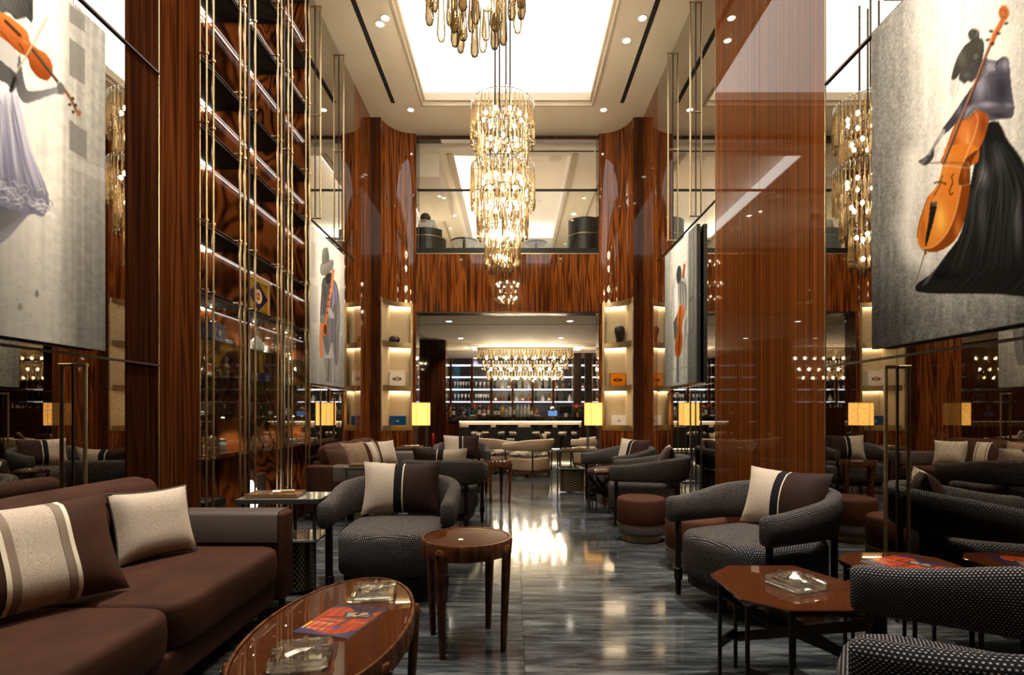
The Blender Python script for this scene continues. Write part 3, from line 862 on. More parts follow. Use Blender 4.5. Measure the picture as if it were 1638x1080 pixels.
def paint_cellist(c):
    ox, oy, k = 1390, 0, 4.153
    A = lambda *r: pts(r, ox, oy, k)
    B = lambda *r: pts(r, 1390, 240, 3.375)
    a1 = lambda x, y: (ox+x/k, oy+y/k)
    b1 = lambda x, y: (1390+x/3.375, 240+y/3.375)
    h, w_ = c.h, c.w; rg = np.random.default_rng(8)
    # pale ground, stone greys at the edges and below
    g = np.interp(c.PX, [1380, 1405, 1440, 1475, 1520, 1590, 1640, 1800], [.40, .44, .56, .80, .95, .93, .78, .6])
    g = g*np.interp(c.PY, [-60, 60, 300, 400, 450, 500, 560], [1.0, 1.04, 1.0, .93, .72, .52, .42])
    n = vnoise(h, w_, 110, 80, 1)*.5 + vnoise(h, w_, 14, 60, 2)*.5
    sp = np.random.default_rng(5).random((h, w_))
    dk = np.clip(1.2-g, 0, 1)
    g = g*(1 + (n-.5)*.45*dk + (sp-.5)*.65*dk)
    c.img = np.clip(g, 0, 1)[..., None]*np.array([1.0, .985, .945])
    for i in range(26):
        x = rg.uniform(1470, 1640); y0 = rg.uniform(-40, 120)
        c.line([(x, y0), (x+rg.uniform(-3, 3), y0+rg.uniform(60, 240))], rg.uniform(2, 7), (.99,.97,.92) if i % 3 else (.80,.79,.75), .18, 2)
    c.line([b1(235, 40), b1(225, 250), b1(205, 430), b1(235, 560), b1(300, 600)], 26, (.99,.97,.93), .55, 12)
    # gown: body, then long brushed folds
    gown = B((255,730),(330,672),(420,562),(500,440),(545,200),(578,40),(610,-60),(640,-140),(700,-150),(745,-60),(790,0),(830,60),(900,200),(1100,420),(1200,800),(700,778),(300,772))
    c.poly(gown, (.115,.11,.105))
    c.shade(gown, [(*b1(620,140),12,26,(.52,.52,.52),.7), (*b1(610,330),9,60,(.36,.36,.36),.6), (*b1(800,380),9,60,(.62,.62,.60),.45), (*b1(700,60),14,30,(.30,.30,.31),.6), (*b1(420,680),40,12,(.05,.05,.05),.6)])
    for i in range(60):
        q = rg.random(); x = 545+q*330; e = rg.uniform(-30, 30)
        c.line(B((610+q*120, -60+40*rg.random()), (600+q*210+e*.3, 90+30*rg.random()), (x, 250), (x-20+e, 430), (x-90*(1-q)+e, 600+60*rg.random())), rg.uniform(.7, 2.6), ((.34,.34,.34), (.05,.05,.05), (.20,.20,.20), (.50,.50,.50))[i % 4], rg.uniform(.12, .4), .8, True)
    for i in range(30):
        q = rg.random(); x = 260+q*560
        c.line(B((x+150, 560+80*rg.random()), (x+60, 690), (x, 745+20*rg.random())), rg.uniform(1, 3), ((.06,.06,.06), (.19,.185,.18))[i % 2], .35, 1, True)
    for i in range(14):
        c.line(B((420-i*8, 560+i*12), (390-i*8, 590+i*11)), 1.2, (.85,.84,.80), .35, .8)
    # back and shoulders
    back = A((735,470),(770,398),(850,402),(898,378),(930,408),(945,560),(962,690),(950,775),(872,792),(780,800),(712,770),(668,700),(690,600))
    c.poly(back, (.32,.315,.36))
    c.shade(back, [(*a1(740,560),14,36,(.70,.68,.74),.65), (*a1(800,440),18,12,(.74,.72,.76),.7), (*a1(905,430),9,12,(.66,.64,.69),.7), (*a1(880,600),16,34,(.17,.165,.20),.75), (*a1(800,690),16,22,(.24,.235,.28),.6)])
    c.line(A((850,470),(846,430),(866,395),(900,380)), 1.3, (.10,.10,.12), .9); c.line(A((845,460),(800,470),(775,500)), 1.2, (.86,.84,.88), .5)
    c.line(A((936,425),(948,560),(964,690)), 1.1, (.97,.96,.94), .75); c.line(A((790,560),(800,640),(790,720)), 1.5, (.50,.49,.54), .4, 1.5)
    # bowing arm, reaching down to the left
    arm = A((700,565),(640,640),(560,760),(488,858),(503,892),(600,795),(672,700))
    c.poly(arm, (.25,.245,.27)); c.shade(arm, [(*a1(600,730),8,16,(.48,.47,.50),.6)])
    fore = A((490,858),(432,955),(388,1028),(345,1066),(370,1078),(398,1076),(426,1022),(447,966),(508,882))
    c.poly(fore, (.58,.565,.55)); c.shade(fore, [(*a1(480,900),8,12,(.78,.76,.73),.7), (*a1(380,1060),12,8,(.26,.25,.25),.8)])
    for i in range(4): c.line(A((392+i*9, 1030+i*3), (372+i*13, 1060), (350+i*18, 1076)), 1.3, (.16,.16,.16), .8)
    # bowed head with a knot of hair
    c.poly(A((700,430),(745,400),(790,392),(772,470),(735,540),(705,520)), (.40,.39,.41))
    face = A((610,470),(660,420),(725,430),(742,470),(706,520),(684,546),(655,540),(632,556),(612,540),(596,524))
    c.poly(face, (.27,.265,.265)); c.shade(face, [(*a1(650,500),8,7,(.40,.39,.39),.6)])
    hair = A((549,526),(560,460),(588,382),(630,312),(682,266),(740,250),(766,292),(760,362),(742,430),(716,446),(690,420),(650,428),(610,470),(582,520))
    c.poly(hair, (.24,.235,.215)); c.shade(hair, [(*a1(620,390),10,18,(.46,.45,.40),.6), (*a1(735,300),7,12,(.36,.35,.32),.5)])
    for i in range(22):
        q = i/21
        c.line(A((684+q*60, 264-8*q), (632+q*110, 340-10*q), (572+q*140, 440-20*q), (556+q*120, 520-80*q)), rg.uniform(.5, 1.1), ((.52,.51,.46), (.12,.115,.105), (.34,.33,.30))[i % 3], .55, .5, True)
    c.ell(ox+697/k, oy+232/k, 39/k, 44/k, (.25,.245,.225)); 
    for i in range(7): c.line(A((664+i*4, 262), (672+i*8, 214-4*(i % 3)), (706+i*4, 196+i*3), (722-i*3, 248)), .8, ((.56,.55,.50), (.14,.135,.12))[i % 2], .7)
    c.line(A((735,215),(742,190),(720,182)), .7, (.4,.39,.36), .7)
    c.line(A((700,386),(700,366),(716,362),(718,380),(706,390)), 1.1, (.62,.61,.58), .9)
    for dx in (0, 14, 30, 58): c.line(A((553+dx,528),(540+dx*.8,600),(556+dx,655-dx)), .6, (.30,.29,.26), .7)
    # cello: ribs, plate, edges
    up = A((486,1092),(505,1010),(530,930),(560,850),(606,775),(650,744),(705,733),(760,734),(794,775),(792,830),(765,920),(735,990),(706,1092))
    c.poly(up, (.70,.37,.15)); c.shade(up, [(*a1(640,900),20,40,(.88,.55,.28),.7), (*a1(760,830),10,26,(.48,.22,.08),.8), (*a1(560,1000),10,30,(.52,.26,.10),.6), (*a1(655,960),5,26,(.96,.74,.48),.5)])
    low = B((402,60),(412,-10),(470,-30),(560,-30),(592,0),(572,30),(548,90),(545,180),(530,300),(500,420),(450,500),(380,545),(330,550),(280,530),(260,470),(270,390),(300,300),(320,250),(358,205),(382,150))
    c.poly(low, (.82,.48,.17)); c.shade(low, [(*b1(385,375),14,34,(.97,.74,.36),.8), (*b1(330,440),16,30,(.88,.56,.22),.6), (*b1(450,120),16,30,(.80,.46,.18),.5), (*b1(290,430),7,34,(.60,.30,.09),.6)])
    rib = B((498,195),(545,182),(532,300),(502,420),(452,500),(380,546),(325,550),(285,534),(352,520),(420,450),(470,330))
    c.poly(rib, (.50,.24,.07)); c.shade(rib, [(*b1(480,420),8,24,(.80,.46,.18),.7)])
    waist = B((592,0),(560,12),(522,45),(494,110),(480,178),(500,192),(545,180),(548,90),(574,28))
    c.poly(waist, (.42,.20,.07)); c.shade(waist, [(*b1(520,120),6,20,(.64,.34,.13),.7)])
    c.line(B((498,195),(470,330),(420,450),(352,520),(288,533)), 1.1, (.97,.80,.56), .95); c.line(B((262,470),(272,392),(302,300),(320,252)), 1.0, (.35,.16,.05), .9)
    c.line(A((702,740),(724,800),(694,915),(655,1005),(628,1085)), 1.2, (.97,.80,.62), .85); c.line(A((566,850),(610,778),(680,740)), .9, (.40,.18,.06), .8)
    c.line(B((560,12),(522,45),(494,110),(480,178),(500,193),(545,182)), .9, (.93,.72,.48), .8)
    c.line(B((458,130),(446,145),(452,175),(436,215),(440,242),(455,232)), 1.3, (.14,.07,.02)); c.line(B((402,140),(390,150),(386,185),(366,222),(352,245)), 1.2, (.14,.07,.02))
    tail = B((332,292),(350,284),(368,286),(352,370),(330,450),(312,512),(303,518),(306,470),(322,380)); c.poly(tail, (.13,.11,.10)); c.line(B((340,292),(366,292)), .8, (.8,.75,.7)); c.line(B((338,300),(364,300)), .6, (.7,.65,.6))
    c.line(B((354,178),(385,172),(415,184)), 2.2, (.15,.10,.06)); c.line(B((303,548),(306,560)), 2.6, (.18,.12,.07)); c.line(B((301,558),(250,732)), 1.3, (.30,.22,.15)); c.line(B((303,560),(253,730)), .5, (.80,.70,.55), .8)
    c.line(A((493,1085),(610,790),(700,570),(768,392),(822,262)), 4.8, (.46,.30,.22)); c.line(A((487,1085),(604,790),(694,570),(762,392),(816,262)), 1.0, (.86,.68,.55), .8); c.line(A((502,1085),(620,790),(708,572),(776,392)), 1.2, (.18,.11,.08), .8)
    for d_ in (0, 3, 6): c.line(B((345+d_*3, 290), (400+d_*3, 120), (432+d_*3, 20)), .5, (.88,.80,.68), .6)
    c.line(A((814,292),(822,262),(838,222),(868,170),(898,120),(912,96)), 7.5, (.74,.41,.20)); c.line(A((806,280),(830,215),(862,160)), 1.0, (.95,.72,.5), .8); c.line(A((824,296),(850,235),(890,165)), 1.0, (.40,.20,.09), .8)
    c.ell(ox+896/k, oy+84/k, 36/k, 50/k, (.76,.43,.22)); c.ell(ox+892/k, oy+88/k, 24/k, 32/k, (.52,.28,.14)); c.ell(ox+892/k, oy+88/k, 17/k, 24/k, (.80,.48,.27)); c.ell(ox+895/k, oy+86/k, 9/k, 12/k, (.45,.24,.13)); c.ell(ox+895/k, oy+86/k, 4/k, 5/k, (.96,.85,.7))
    for x_, y_ in ((812,207),(790,265),(862,222),(912,155),(820,290)): c.ell(ox+x_/k, oy+y_/k, 15/k, 9/k, (.17,.13,.11))
    # near forearm and hand over the cello
    fa = A((622,795),(640,722),(690,685),(770,667),(860,684),(945,682),(966,712),(948,782),(865,786),(795,764),(722,728),(668,768))
    c.poly(fa, (.33,.32,.36)); c.shade(fa, [(*a1(780,695),22,7,(.66,.64,.69),.75), (*a1(930,700),9,6,(.60,.58,.63),.6), (*a1(860,770),22,8,(.17,.165,.20),.7), (*a1(660,730),10,10,(.56,.54,.58),.6)])
    for i in range(4): c.line(A((700+i*10, 694+i*8), (664+i*8, 730+i*7), (634+i*9, 782+i*3)), 1.0, (.88,.86,.88), .75); 
    for i in range(4): c.line(A((706+i*10, 700+i*8), (670+i*8, 738+i*7), (640+i*9, 790+i*2)), .8, (.15,.15,.17), .7)
    # bow
    c.line(B((330,70),(440,68),(540,72)), 1.6, (.42,.30,.20)); c.line(B((335,78),(545,98)), .8, (.95,.90,.82)); c.line(B((532,66),(546,100)), 2, (.62,.48,.36))
    hand = B((268,62),(298,42),(326,34),(346,-8),(350,30),(332,64),(300,84)); c.poly(hand, (.24,.235,.23))
    for i in range(4): c.line(B((318-i*6, 44), (305-i*8, 60), (290-i*4, 74+i*2)), 1.1, (.58,.56,.54), .7)
    c.blur(1)

def paint_violinist(c):
    k = 3.6; A = lambda *r: pts(r, 0, 0, k)
    h, w_ = c.h, c.w
    g = np.interp(c.PX, [-120, 0, 30, 60, 95, 105, 125, 150, 170], [.7, .80, .90, .95, .90, .78, .66, .62, .60])
    g = g*np.interp(c.PY, [-100, 0, 150, 300, 380, 460, 560], [.96, 1.0, 1.0, .96, .84, .76, .68])
    n = vnoise(h, w_, 4, 70, 11)*.6 + vnoise(h, w_, 90, 40, 12)*.4
    g = g*(1 + (n-.5)*.30*np.interp(c.PX, [0, 60, 110], [.5, .4, 1.0]))
    c.img = g[..., None]*np.interp(c.PX, [0, 90, 110], [1, 1, .97])[..., None]*np.array([1.0, .98, .93])
    for x0, x1, y0, y1 in ((398,490,20,165),(398,490,215,470),(400,500,690,900)):       # window shapes of a house
        c.poly(A((x0,y0),(x1,y0+70),(x1,y1+20),(x0,y1-40)), (.42,.41,.39), .75)
    for i in range(5): c.line(A((395,900+i*14),(610,985+i*14)), .8, (.92,.91,.88), .6)
    c.line(A((200,820),(240,880),(280,900)), .8, (.7,.69,.66), .5); c.ell(66, 240, 12, 18, (.80,.79,.75), .3, .3)
    c.line([(58,238),(62,230),(70,236),(66,246),(60,242)], .5, (.70,.69,.66), .5)
    # skirt
    c.poly([(-90,100),(26,135),(38,165),(42,225),(62,270),(78,318),(70,346),(46,344),(10,383),(-20,388),(-120,360)], (.46,.455,.53), 1, (.90,.89,.93), [(-6,260),(50,190)])
    rg = np.random.default_rng(14)
    for i in range(90):
        q = rg.random(); e = rg.uniform(-3, 3)
        c.line([(-6+q*34+e, 145+25*rg.random()), (-8+q*46, 200), (-10+q*64+e, 255), (-12+q*84, 300+12*rg.random())], rg.uniform(.8, 4.5), ((.44,.44,.54), (.97,.96,.99), (.66,.65,.75), (.30,.30,.36))[i % 4], rg.uniform(.15, .45), 1.2, True)
    for i in range(60):
        x = rg.uniform(-8, 76); y = 300+x*.25+rg.uniform(-16, 22); r_ = rg.uniform(5, 13); u = rg.uniform(-.5, .5)
        c.line([(x-r_*1.2, y-r_*(.5+u)), (x-r_*.4, y+r_*.2), (x+r_*.4, y-r_*.3*u), (x+r_, y+r_*.7), (x+r_*.5, y+r_*1.1)], rg.uniform(.8, 2.6), ((.97,.97,.96), (.36,.355,.37), (.88,.87,.88), (.55,.54,.56))[i % 4], rg.uniform(.35, .8), .7, True)
    c.poly([(-30,326),(14,334),(42,346),(24,366),(8,382),(-40,388)], (.34,.335,.33), .7, (.60,.59,.57), [(0,340),(26,378)])
    for i in range(16): c.line([(-6+i*3, 334+i*.6), (-4+i*1.6, 352+i*.3), (-4+i*.9, 374-i*.8)], 1.6, ((.22,.22,.22), (.52,.51,.50))[i % 2], .4, 1, True)
    # hair, arms
    c.poly(A((-200,-100),(150,-60),(190,60),(182,130),(150,100),(90,112),(40,70),(-100,90)), (.34,.335,.33), 1, (.20,.195,.19), A((40,0),(160,90)))
    for i in range(6): c.line(A((20+i*25,10),(60+i*20,60),(110+i*14,100)), 1, (.50,.49,.48), .5)
    c.line(A((120,135),(150,95),(180,125),(165,150)), 1, (.25,.25,.24), .8)
    c.poly(A((-200,200),(20,225),(100,310),(115,400),(60,430),(-200,420)), (.72,.71,.70), .8)
    c.poly(A((112,312),(132,430),(155,515),(210,523),(320,500),(345,470),(376,510),(365,545),(310,543),(200,582),(142,592),(100,535),(96,440)), (.36,.355,.36), 1, (.55,.54,.55), A((120,450),(330,560)))
    c.poly(A((-60,320),(50,385),(112,450),(102,490),(62,535),(48,490),(-60,420)), (.34,.33,.33))
    for i in range(4): c.line(A((60+i*10, 400+i*10),(75+i*9, 480)), .9, (.18,.18,.18), .7)
    # violin and bow
    c.poly(A((-40,60),(40,88),(110,138),(160,188),(172,240),(212,278),(262,308),(297,360),(302,420),(272,462),(220,442),(178,388),(160,330),(112,300),(70,262),(20,222),(-40,170)), (.80,.46,.22), 1, (.55,.26,.10), A((180,200),(100,320)))
    c.line(A((5,180),(70,262),(112,300),(160,330),(178,388),(220,442),(272,462)), 1.6, (.40,.18,.06), .8)
    c.line(A((110,250),(135,290)), 1.4, (.2,.1,.04)); c.line(A((30,120),(115,205)), 5, (.30,.18,.11)); c.line(A((135,235),(160,250)), 3, (.75,.5,.3))
    c.line(A((190,288),(330,468)), 4.5, (.24,.18,.14)); c.line(A((195,290),(335,468)), 1, (.6,.5,.42), .8)
    c.line(A((372,518),(410,575),(440,640)), 4, (.42,.30,.22)); c.ell(453/k, 652/k, 4, 5, (.50,.36,.26))
    for a, b_ in ((402,603),(420,568),(435,605),(422,645)): c.ell(a/k, b_/k, 2.6, 2.6, (.25,.18,.14))
    c.poly(A((328,480),(352,474),(376,512),(362,545),(335,540)), (.40,.39,.39))
    c.line(A((95,415),(180,270),(270,100)), 2.6, (.80,.74,.60)); c.line(A((98,418),(184,272),(272,104)), .8, (.35,.3,.22), .8)
    c.line(A((85,450),(62,520)), 5, (.12,.12,.12))
    # splatter on the lower wall
    rg = np.random.default_rng(4)
    for _ in range(40): c.ell(rg.uniform(0,160), rg.uniform(400,530), .8, .9, (.3,.3,.3), .7)
    c.ell(59, 470, 3, 6, (.4,.39,.38), .8, .2); c.ell(32, 491, 3.5, 6, (.42,.41,.4), .7, .2)
    c.blur(1)

def paint_saxophonist(c):
    k = 3.857; ox, oy = 490, 350; A = lambda *r: pts(r, ox, oy, k)
    h, w_ = c.h, c.w
    n = vnoise(h, w_, 5, 40, 21)*.6 + vnoise(h, w_, 30, 10, 22)*.4
    g = np.interp(c.PX, [490, 500, 508, 530, 545, 556], [.66, .72, .86, .90, .80, .68])*np.interp(c.PY, [330, 430, 520, 560, 625], [.98, 1.0, .92, .78, .66])*(1+(n-.5)*.22)
    c.img = g[..., None]*np.array([1, .985, .95])
    for a in ((30,140,55,360),(30,400,70,640),(205,420,240,700)): c.poly(A((a[0],a[1]),(a[2],a[1]+20),(a[2],a[3]),(a[0],a[3])), (.62,.61,.59), .6)
    c.ell(ox+130/k, oy+420/k, 18, 60, (.97,.96,.92), .5, .5)
    c.poly(A((110,860),(120,1010),(180,1015),(175,860)), (.52,.51,.50), .8); c.line(A((140,870),(135,1000)), 3, (.36,.35,.35), .7); c.line(A((165,870),(165,1005)), 2, (.75,.74,.72), .6)
    c.poly(A((105,365),(165,372),(195,430),(210,560),(205,690),(195,885),(175,890),(160,760),(130,840),(95,700),(85,620),(92,470)), (.34,.335,.335), 1, (.46,.45,.47), A((100,500),(205,560)))
    c.poly(A((165,372),(190,430),(185,520),(160,540),(158,430)), (.52,.50,.66), .8)
    rg = np.random.default_rng(24)
    for i in range(26):
        q = rg.random(); c.line(A((110+q*70, 390+40*rg.random()), (100+q*95, 540), (95+q*100, 700), (110+q*80, 840)), rg.uniform(.4, 1.2), ((.22,.22,.22), (.58,.57,.58), (.15,.15,.15))[i % 3], .35, .5, True)
    c.line(A((150,400),(168,470),(160,560)), 1.2, (.78,.76,.88), .6)
    c.line(A((200,470),(205,600),(180,690)), 1.4, (.62,.61,.62), .6); c.line(A((105,480),(100,600)), 1.4, (.58,.57,.56), .5)
    c.poly(A((118,340),(155,330),(158,395),(130,405),(120,385)), (.20,.195,.19))
    c.poly(A((97,215),(105,185),(125,178),(135,190),(140,265),(100,280)), (.50,.495,.47), 1, (.36,.355,.34), A((100,220),(140,230)))
    c.poly(A((84,310),(95,275),(140,255),(165,255),(168,290),(150,325),(115,350),(92,345)), (.56,.55,.52), 1, (.40,.39,.37), A((100,300),(150,340)))
    c.line(A((98,278),(138,262)), 1.6, (.25,.24,.23), .8)
    c.line(A((166,318),(158,400),(145,480),(128,590),(118,640)), 4.6, (.74,.45,.29)); c.line(A((168,330),(160,400),(147,480)), 1, (.95,.75,.6), .7)
    c.line(A((95,650),(90,730),(92,800),(95,850)), 5, (.78,.50,.31)); c.ell(ox+115/k, oy+680/k, 4.6, 12, (.75,.46,.28)); c.ell(ox+117/k, oy+684/k, 2.8, 8.5, (.40,.20,.10))
    for yy in (420,460,500,540,580): c.ell(ox+(150-(yy-400)*.12)/k, oy+yy/k, 1.4, 1.6, (.40,.22,.13))
    c.poly(A((132,550),(150,552),(172,590),(170,618),(140,610)), (.66,.65,.64)); c.poly(A((90,600),(112,590),(115,640),(98,650)), (.5,.49,.48))
    c.blur(1)

def paint_bassist(c):
    k = 3.857; ox, oy = 1055, 350; A = lambda *r: pts(r, ox, oy, k)
    h, w_ = c.h, c.w
    n = vnoise(h, w_, 5, 40, 31)*.6 + vnoise(h, w_, 40, 20, 32)*.4
    g = np.interp(c.PX, [1060, 1070, 1080, 1095, 1099, 1101, 1116], [.58, .66, .86, .86, .80, .50, .46])*np.interp(c.PY, [340, 450, 520, 625], [1.02, 1.0, .84, .72])*(1+(n-.5)*.25)
    c.img = g[..., None]*np.array([.99, 1.0, .97])
    for y0, y1 in ((90,470),(510,690)): c.line(A((180,y0),(208,y0-22),(208,y1-12),(180,y1),(180,y0)), 1.2, (.30,.30,.30), .8)
    c.line(A((176,60),(174,700)), 2, (.80,.80,.78), .8)
    c.poly(A((80,420),(115,300),(130,290),(140,330),(165,380),(172,520),(150,620),(120,600),(95,640),(85,560)), (.56,.56,.57), .6)
    c.ell(ox+104/k, oy+520/k, 4, 40, (.98,.97,1.0), .8, .6)
    c.poly(A((104,350),(112,300),(125,290),(134,320),(130,390),(112,400)), (.26,.26,.25))
    c.poly(A((118,400),(150,390),(168,440),(166,560),(140,545),(118,540)), (.45,.45,.45), 1, (.62,.62,.62), A((120,420),(168,520)))
    for i in range(6): c.line(A((126+i*6,400),(122+i*8,480),(126+i*7,560)), 1, (.25,.25,.26) if i % 2 else (.82,.82,.82), .6)
    c.poly(A((85,640),(105,600),(118,560),(112,700),(92,760)), (.30,.30,.29), .9); c.poly(A((150,640),(172,600),(168,720),(150,800)), (.52,.52,.52), .8)
    c.line(A((153,290),(146,360)), 3.4, (.60,.32,.18)); c.ell(ox+153/k, oy+292/k, 2, 4, (.65,.36,.2))
    c.poly(A((122,540),(150,535),(152,580),(142,640),(138,690),(142,740),(138,800),(124,850),(104,852),(95,800),(100,740),(112,690),(108,640)), (.78,.46,.22), 1, (.60,.31,.13), A((100,640),(150,660)))
    c.line(A((124,700),(118,830)), 1.8, (.35,.18,.08)); c.line(A((128,545),(120,690)), 1.8, (.45,.26,.14))
    c.poly(A((88,850),(104,850),(96,990),(86,1010)), (.82,.82,.80), .8); c.poly(A((106,850),(120,850),(118,1010),(106,1010)), (.30,.30,.30), .8)
    c.line(A((40,940),(235,900)), 1.4, (.45,.45,.45), .7)
    c.blur(1)

canvas('tall canvas of a violinist in a pale gown on the left mirror wall', XL+.062, 1, 1.80, 3.006, 1.49, 3.25, .004, paint_violinist)
canvas('tall canvas of a seated woman playing an orange cello on the right mirror wall', XR-.06, -1, 1.9, 3.10, 1.51, 3.31, .004, paint_cellist)
canvas('tall canvas of a saxophonist in a hat beside the display cabinet', XL+.062, 1, 6.03, 7.25, 1.48, 3.24, .006, paint_saxophonist)
canvas('tall canvas of a cello player by a grey door on the far right mirror wall', XR-.06, -1, 6.07, 7.346, 1.49, 3.257, .006, paint_bassist)
# ------------------------------------------------------------------ armchairs
def band_mesh(a=.365, yf=-.335, rx=.365, ry=.36, th=.047, zb=.455, zf=.62, zk=.705, lean=.035, ns=16):
    """the C-shaped arm and back cushion of the armchair, with its cloth running along it."""
    path = []
    n1, n2 = 7, 22
    for k in range(n1): path.append((a, yf + (0-yf)*k/n1, 1.0, 0.0))
    for k in range(n2+1):
        t = PI*k/n2
        x, y = rx*math.cos(t), ry*math.sin(t)
        nx, ny = math.cos(t)/rx, math.sin(t)/ry; L = math.hypot(nx, ny)
        path.append((x, y, nx/L, ny/L))
    for k in range(n1-1, -1, -1): path.append((-a, yf + (0-yf)*k/n1, -1.0, 0.0))
    # rounded ends
    ends = (( -.045, .45), (-.038, .72), (-.022, .92), (0, 1.0))
    full = []
    for dy, sc in ends[:-1]: full.append((path[0][0], path[0][1]+dy, 1.0, 0.0, sc))
    full += [p + (1.0,) for p in path]
    for dy, sc in ends[:-1][::-1]: full.append((path[-1][0], path[-1][1]+dy, -1.0, 0.0, sc))
    m = MB(); rs = []; us = []; u = 0; prev = None
    for x, y, nx, ny, sc in full:
        f = min(1, max(0, (y-yf)/(ry-yf))); f = f*f*(3-2*f)
        zt = zf + (zk-zf)*f; zc = (zb+zt)/2; hh = (zt-zb)/2*(.55+.45*sc); tt = th*sc; r = min(tt*.92, .043*sc)
        ring = []
        for j in range(ns):
            t = 2*PI*j/ns
            c, s_ = math.cos(t), math.sin(t)
            px = (tt-r)*math.copysign(1, c) + r*c if abs(c) > 1e-6 else 0
            pz = (hh-r)*math.copysign(1, s_) + r*s_ if abs(s_) > 1e-6 else 0
            out = px + lean*f*((zc+pz-zb)/(zk-zb))
            ring.append((x + nx*out, y + ny*out, zc + pz))
        if prev: u += math.hypot(x-prev[0], y-prev[1])
        prev = (x, y); us.append(u); rs.append(ring)
    m.rings(rs)
    # own uv: along the band and round its section
    vper = []
    ref = rs[len(rs)//2]; acc = 0
    for j in range(ns+1):
        vper.append(acc); p, q = ref[j % ns], ref[(j+1) % ns]; acc += math.dist(p, q)
    uv = []
    for i in range(len(rs)-1):
        for j in range(ns):
            uv += [(us[i], vper[j]), (us[i], vper[j+1]), (us[i+1], vper[j+1]), (us[i+1], vper[j])]
    for ring in (rs[0][::-1], rs[-1]): uv += [(p[0], p[2]) for p in ring]
    m.uv = uv
    return m
def seat_mesh(a=.315, b_=.325, z0=.17, z1=.43, bulge=.045, cy_=-.045):
    m = MB(); n = 48
    def ol(k, z): return [(x, y, z) for x, y in sup(a-k, b_-k, n, 5, 0, cy_, bulge)]
    rs = [ol(.03, z0), ol(.008, z0+.012), ol(0, z0+.03), ol(0, (z0+z1)/2), ol(0, z1-.05), ol(.006, z1-.025), ol(.02, z1-.008), ol(.045, z1)]
    base = ol(.045, z1)
    for f, dz in ((.85, .008), (.6, .016), (.3, .021), (.08, .023)):
        rs.append([(x*f, cy_+(y-cy_)*f, z1+dz) for x, y, z in base])
    return m.rings(rs)
MS = {'band': band_mesh().mesh('arm_band', M['weave'], 180, 'own'), 'seat': seat_mesh().mesh('seat', M['weave'], 180, 'box'),
      'base': MB().prism(sup(.29, .30, 40, 5, 0, -.045, .045), .115, .172).mesh('base_frame', M['darkwood'], 30)}
lg = MB().lathe([(.012,0),(.017,.01),(.019,.09),(.026,.095),(.026,.165),(.019,.17),(.0185,.47)], 12).mesh('leg', M['darkwood'], 35)
def armchair(loc, rz, label):
    t = thing('armchair', label, 'armchair', (loc[0], loc[1], 0), rz, 'dotted navy armchairs')
    inst(MS['band'], 'arm_band', t); inst(MS['seat'], 'seat', t); inst(MS['base'], 'base_frame', t)
    for x, y in ((-.345, -.315), (.345, -.315), (-.27, .29), (.27, .29)):
        inst(lg, 'leg', t, (x, y, 0))
    return t
TWO = [(-1, -.16, 'boucle_panel', M['boucle'], 0), (-.16, .055, 'black_ribbon', M['black_cloth'], .001), (.055, .085, 'piping', M['piping'], .003), (.085, 1, 'velvet_panel', M['velvet_dark'], 0)]
def chair_pillow(ch, rz, loc, label, dx=0.0, tilt=16, turn=0, mirror_=False, wd=.54, ht=.37):
    t = thing('cushion', label, 'cushion', (0,0,0), 0, 'two-tone cushions on armchairs')
    mt = Matrix.Translation((loc[0], loc[1], 0)) @ Matrix.Rotation(rz, 4, 'Z') @ Matrix.Translation((dx, .135, .448)) @ Matrix.Rotation(R(turn), 4, 'Z') @ Matrix.Rotation(R(-tilt), 4, 'X')
    t.matrix_world = mt
    t.location = mt.to_translation(); t.rotation_euler = mt.to_euler()
    parts = TWO if not mirror_ else [(-b_, -a, n, m_, o) for a, b_, n, m_, o in TWO]
    pillow(parts, t, wd, ht, .075, int(loc[0]*100)+int(loc[1]*10))
    return t
CH = [((-.775, 3.60), R(2), 'dotted navy armchair with a two-tone cushion facing the viewer beside the round table'),
      ((1.47, 3.26), R(-66), 'dotted navy armchair with a two-tone cushion between the wood panel and the octagonal table'),
      ((1.31, 1.40), R(-122), 'dotted navy armchair cut by the lower right corner of the picture'),
      ((-.70, 5.44), R(176), 'dotted navy armchair seen from behind beyond the front left armchair'),
      ((1.42, 5.74), R(-104), 'dotted navy armchair seen side-on behind the brown ottoman'),
      ((1.40, 7.08), R(-66), 'far right dotted navy armchair near the right floor lamp'),
      ((-.77, 8.0), R(6), 'far left dotted navy armchair with an upright cushion in front of the bar')]
PL = [('beige and dark brown cushion on the front left armchair', 0, 14, 0, False), ('beige and dark brown cushion on the armchair by the octagonal table', .02, 18, 6, False), None,
      ('beige and dark brown cushion in the armchair seen from behind', 0, 12, 0, False), ('beige and brown cushion in the side-on armchair behind the ottoman', 0, 14, 0, False),
      ('beige and dark brown cushion on the far right armchair', 0, 16, 8, False), ('beige and dark brown cushion on the far left armchair', 0, 12, 0, False)]
for (loc, rz, lab), p in zip(CH, PL):
    armchair(loc, rz, lab)
    if p: chair_pillow(None, rz, loc, p[0], p[1], p[2], p[3], p[4])

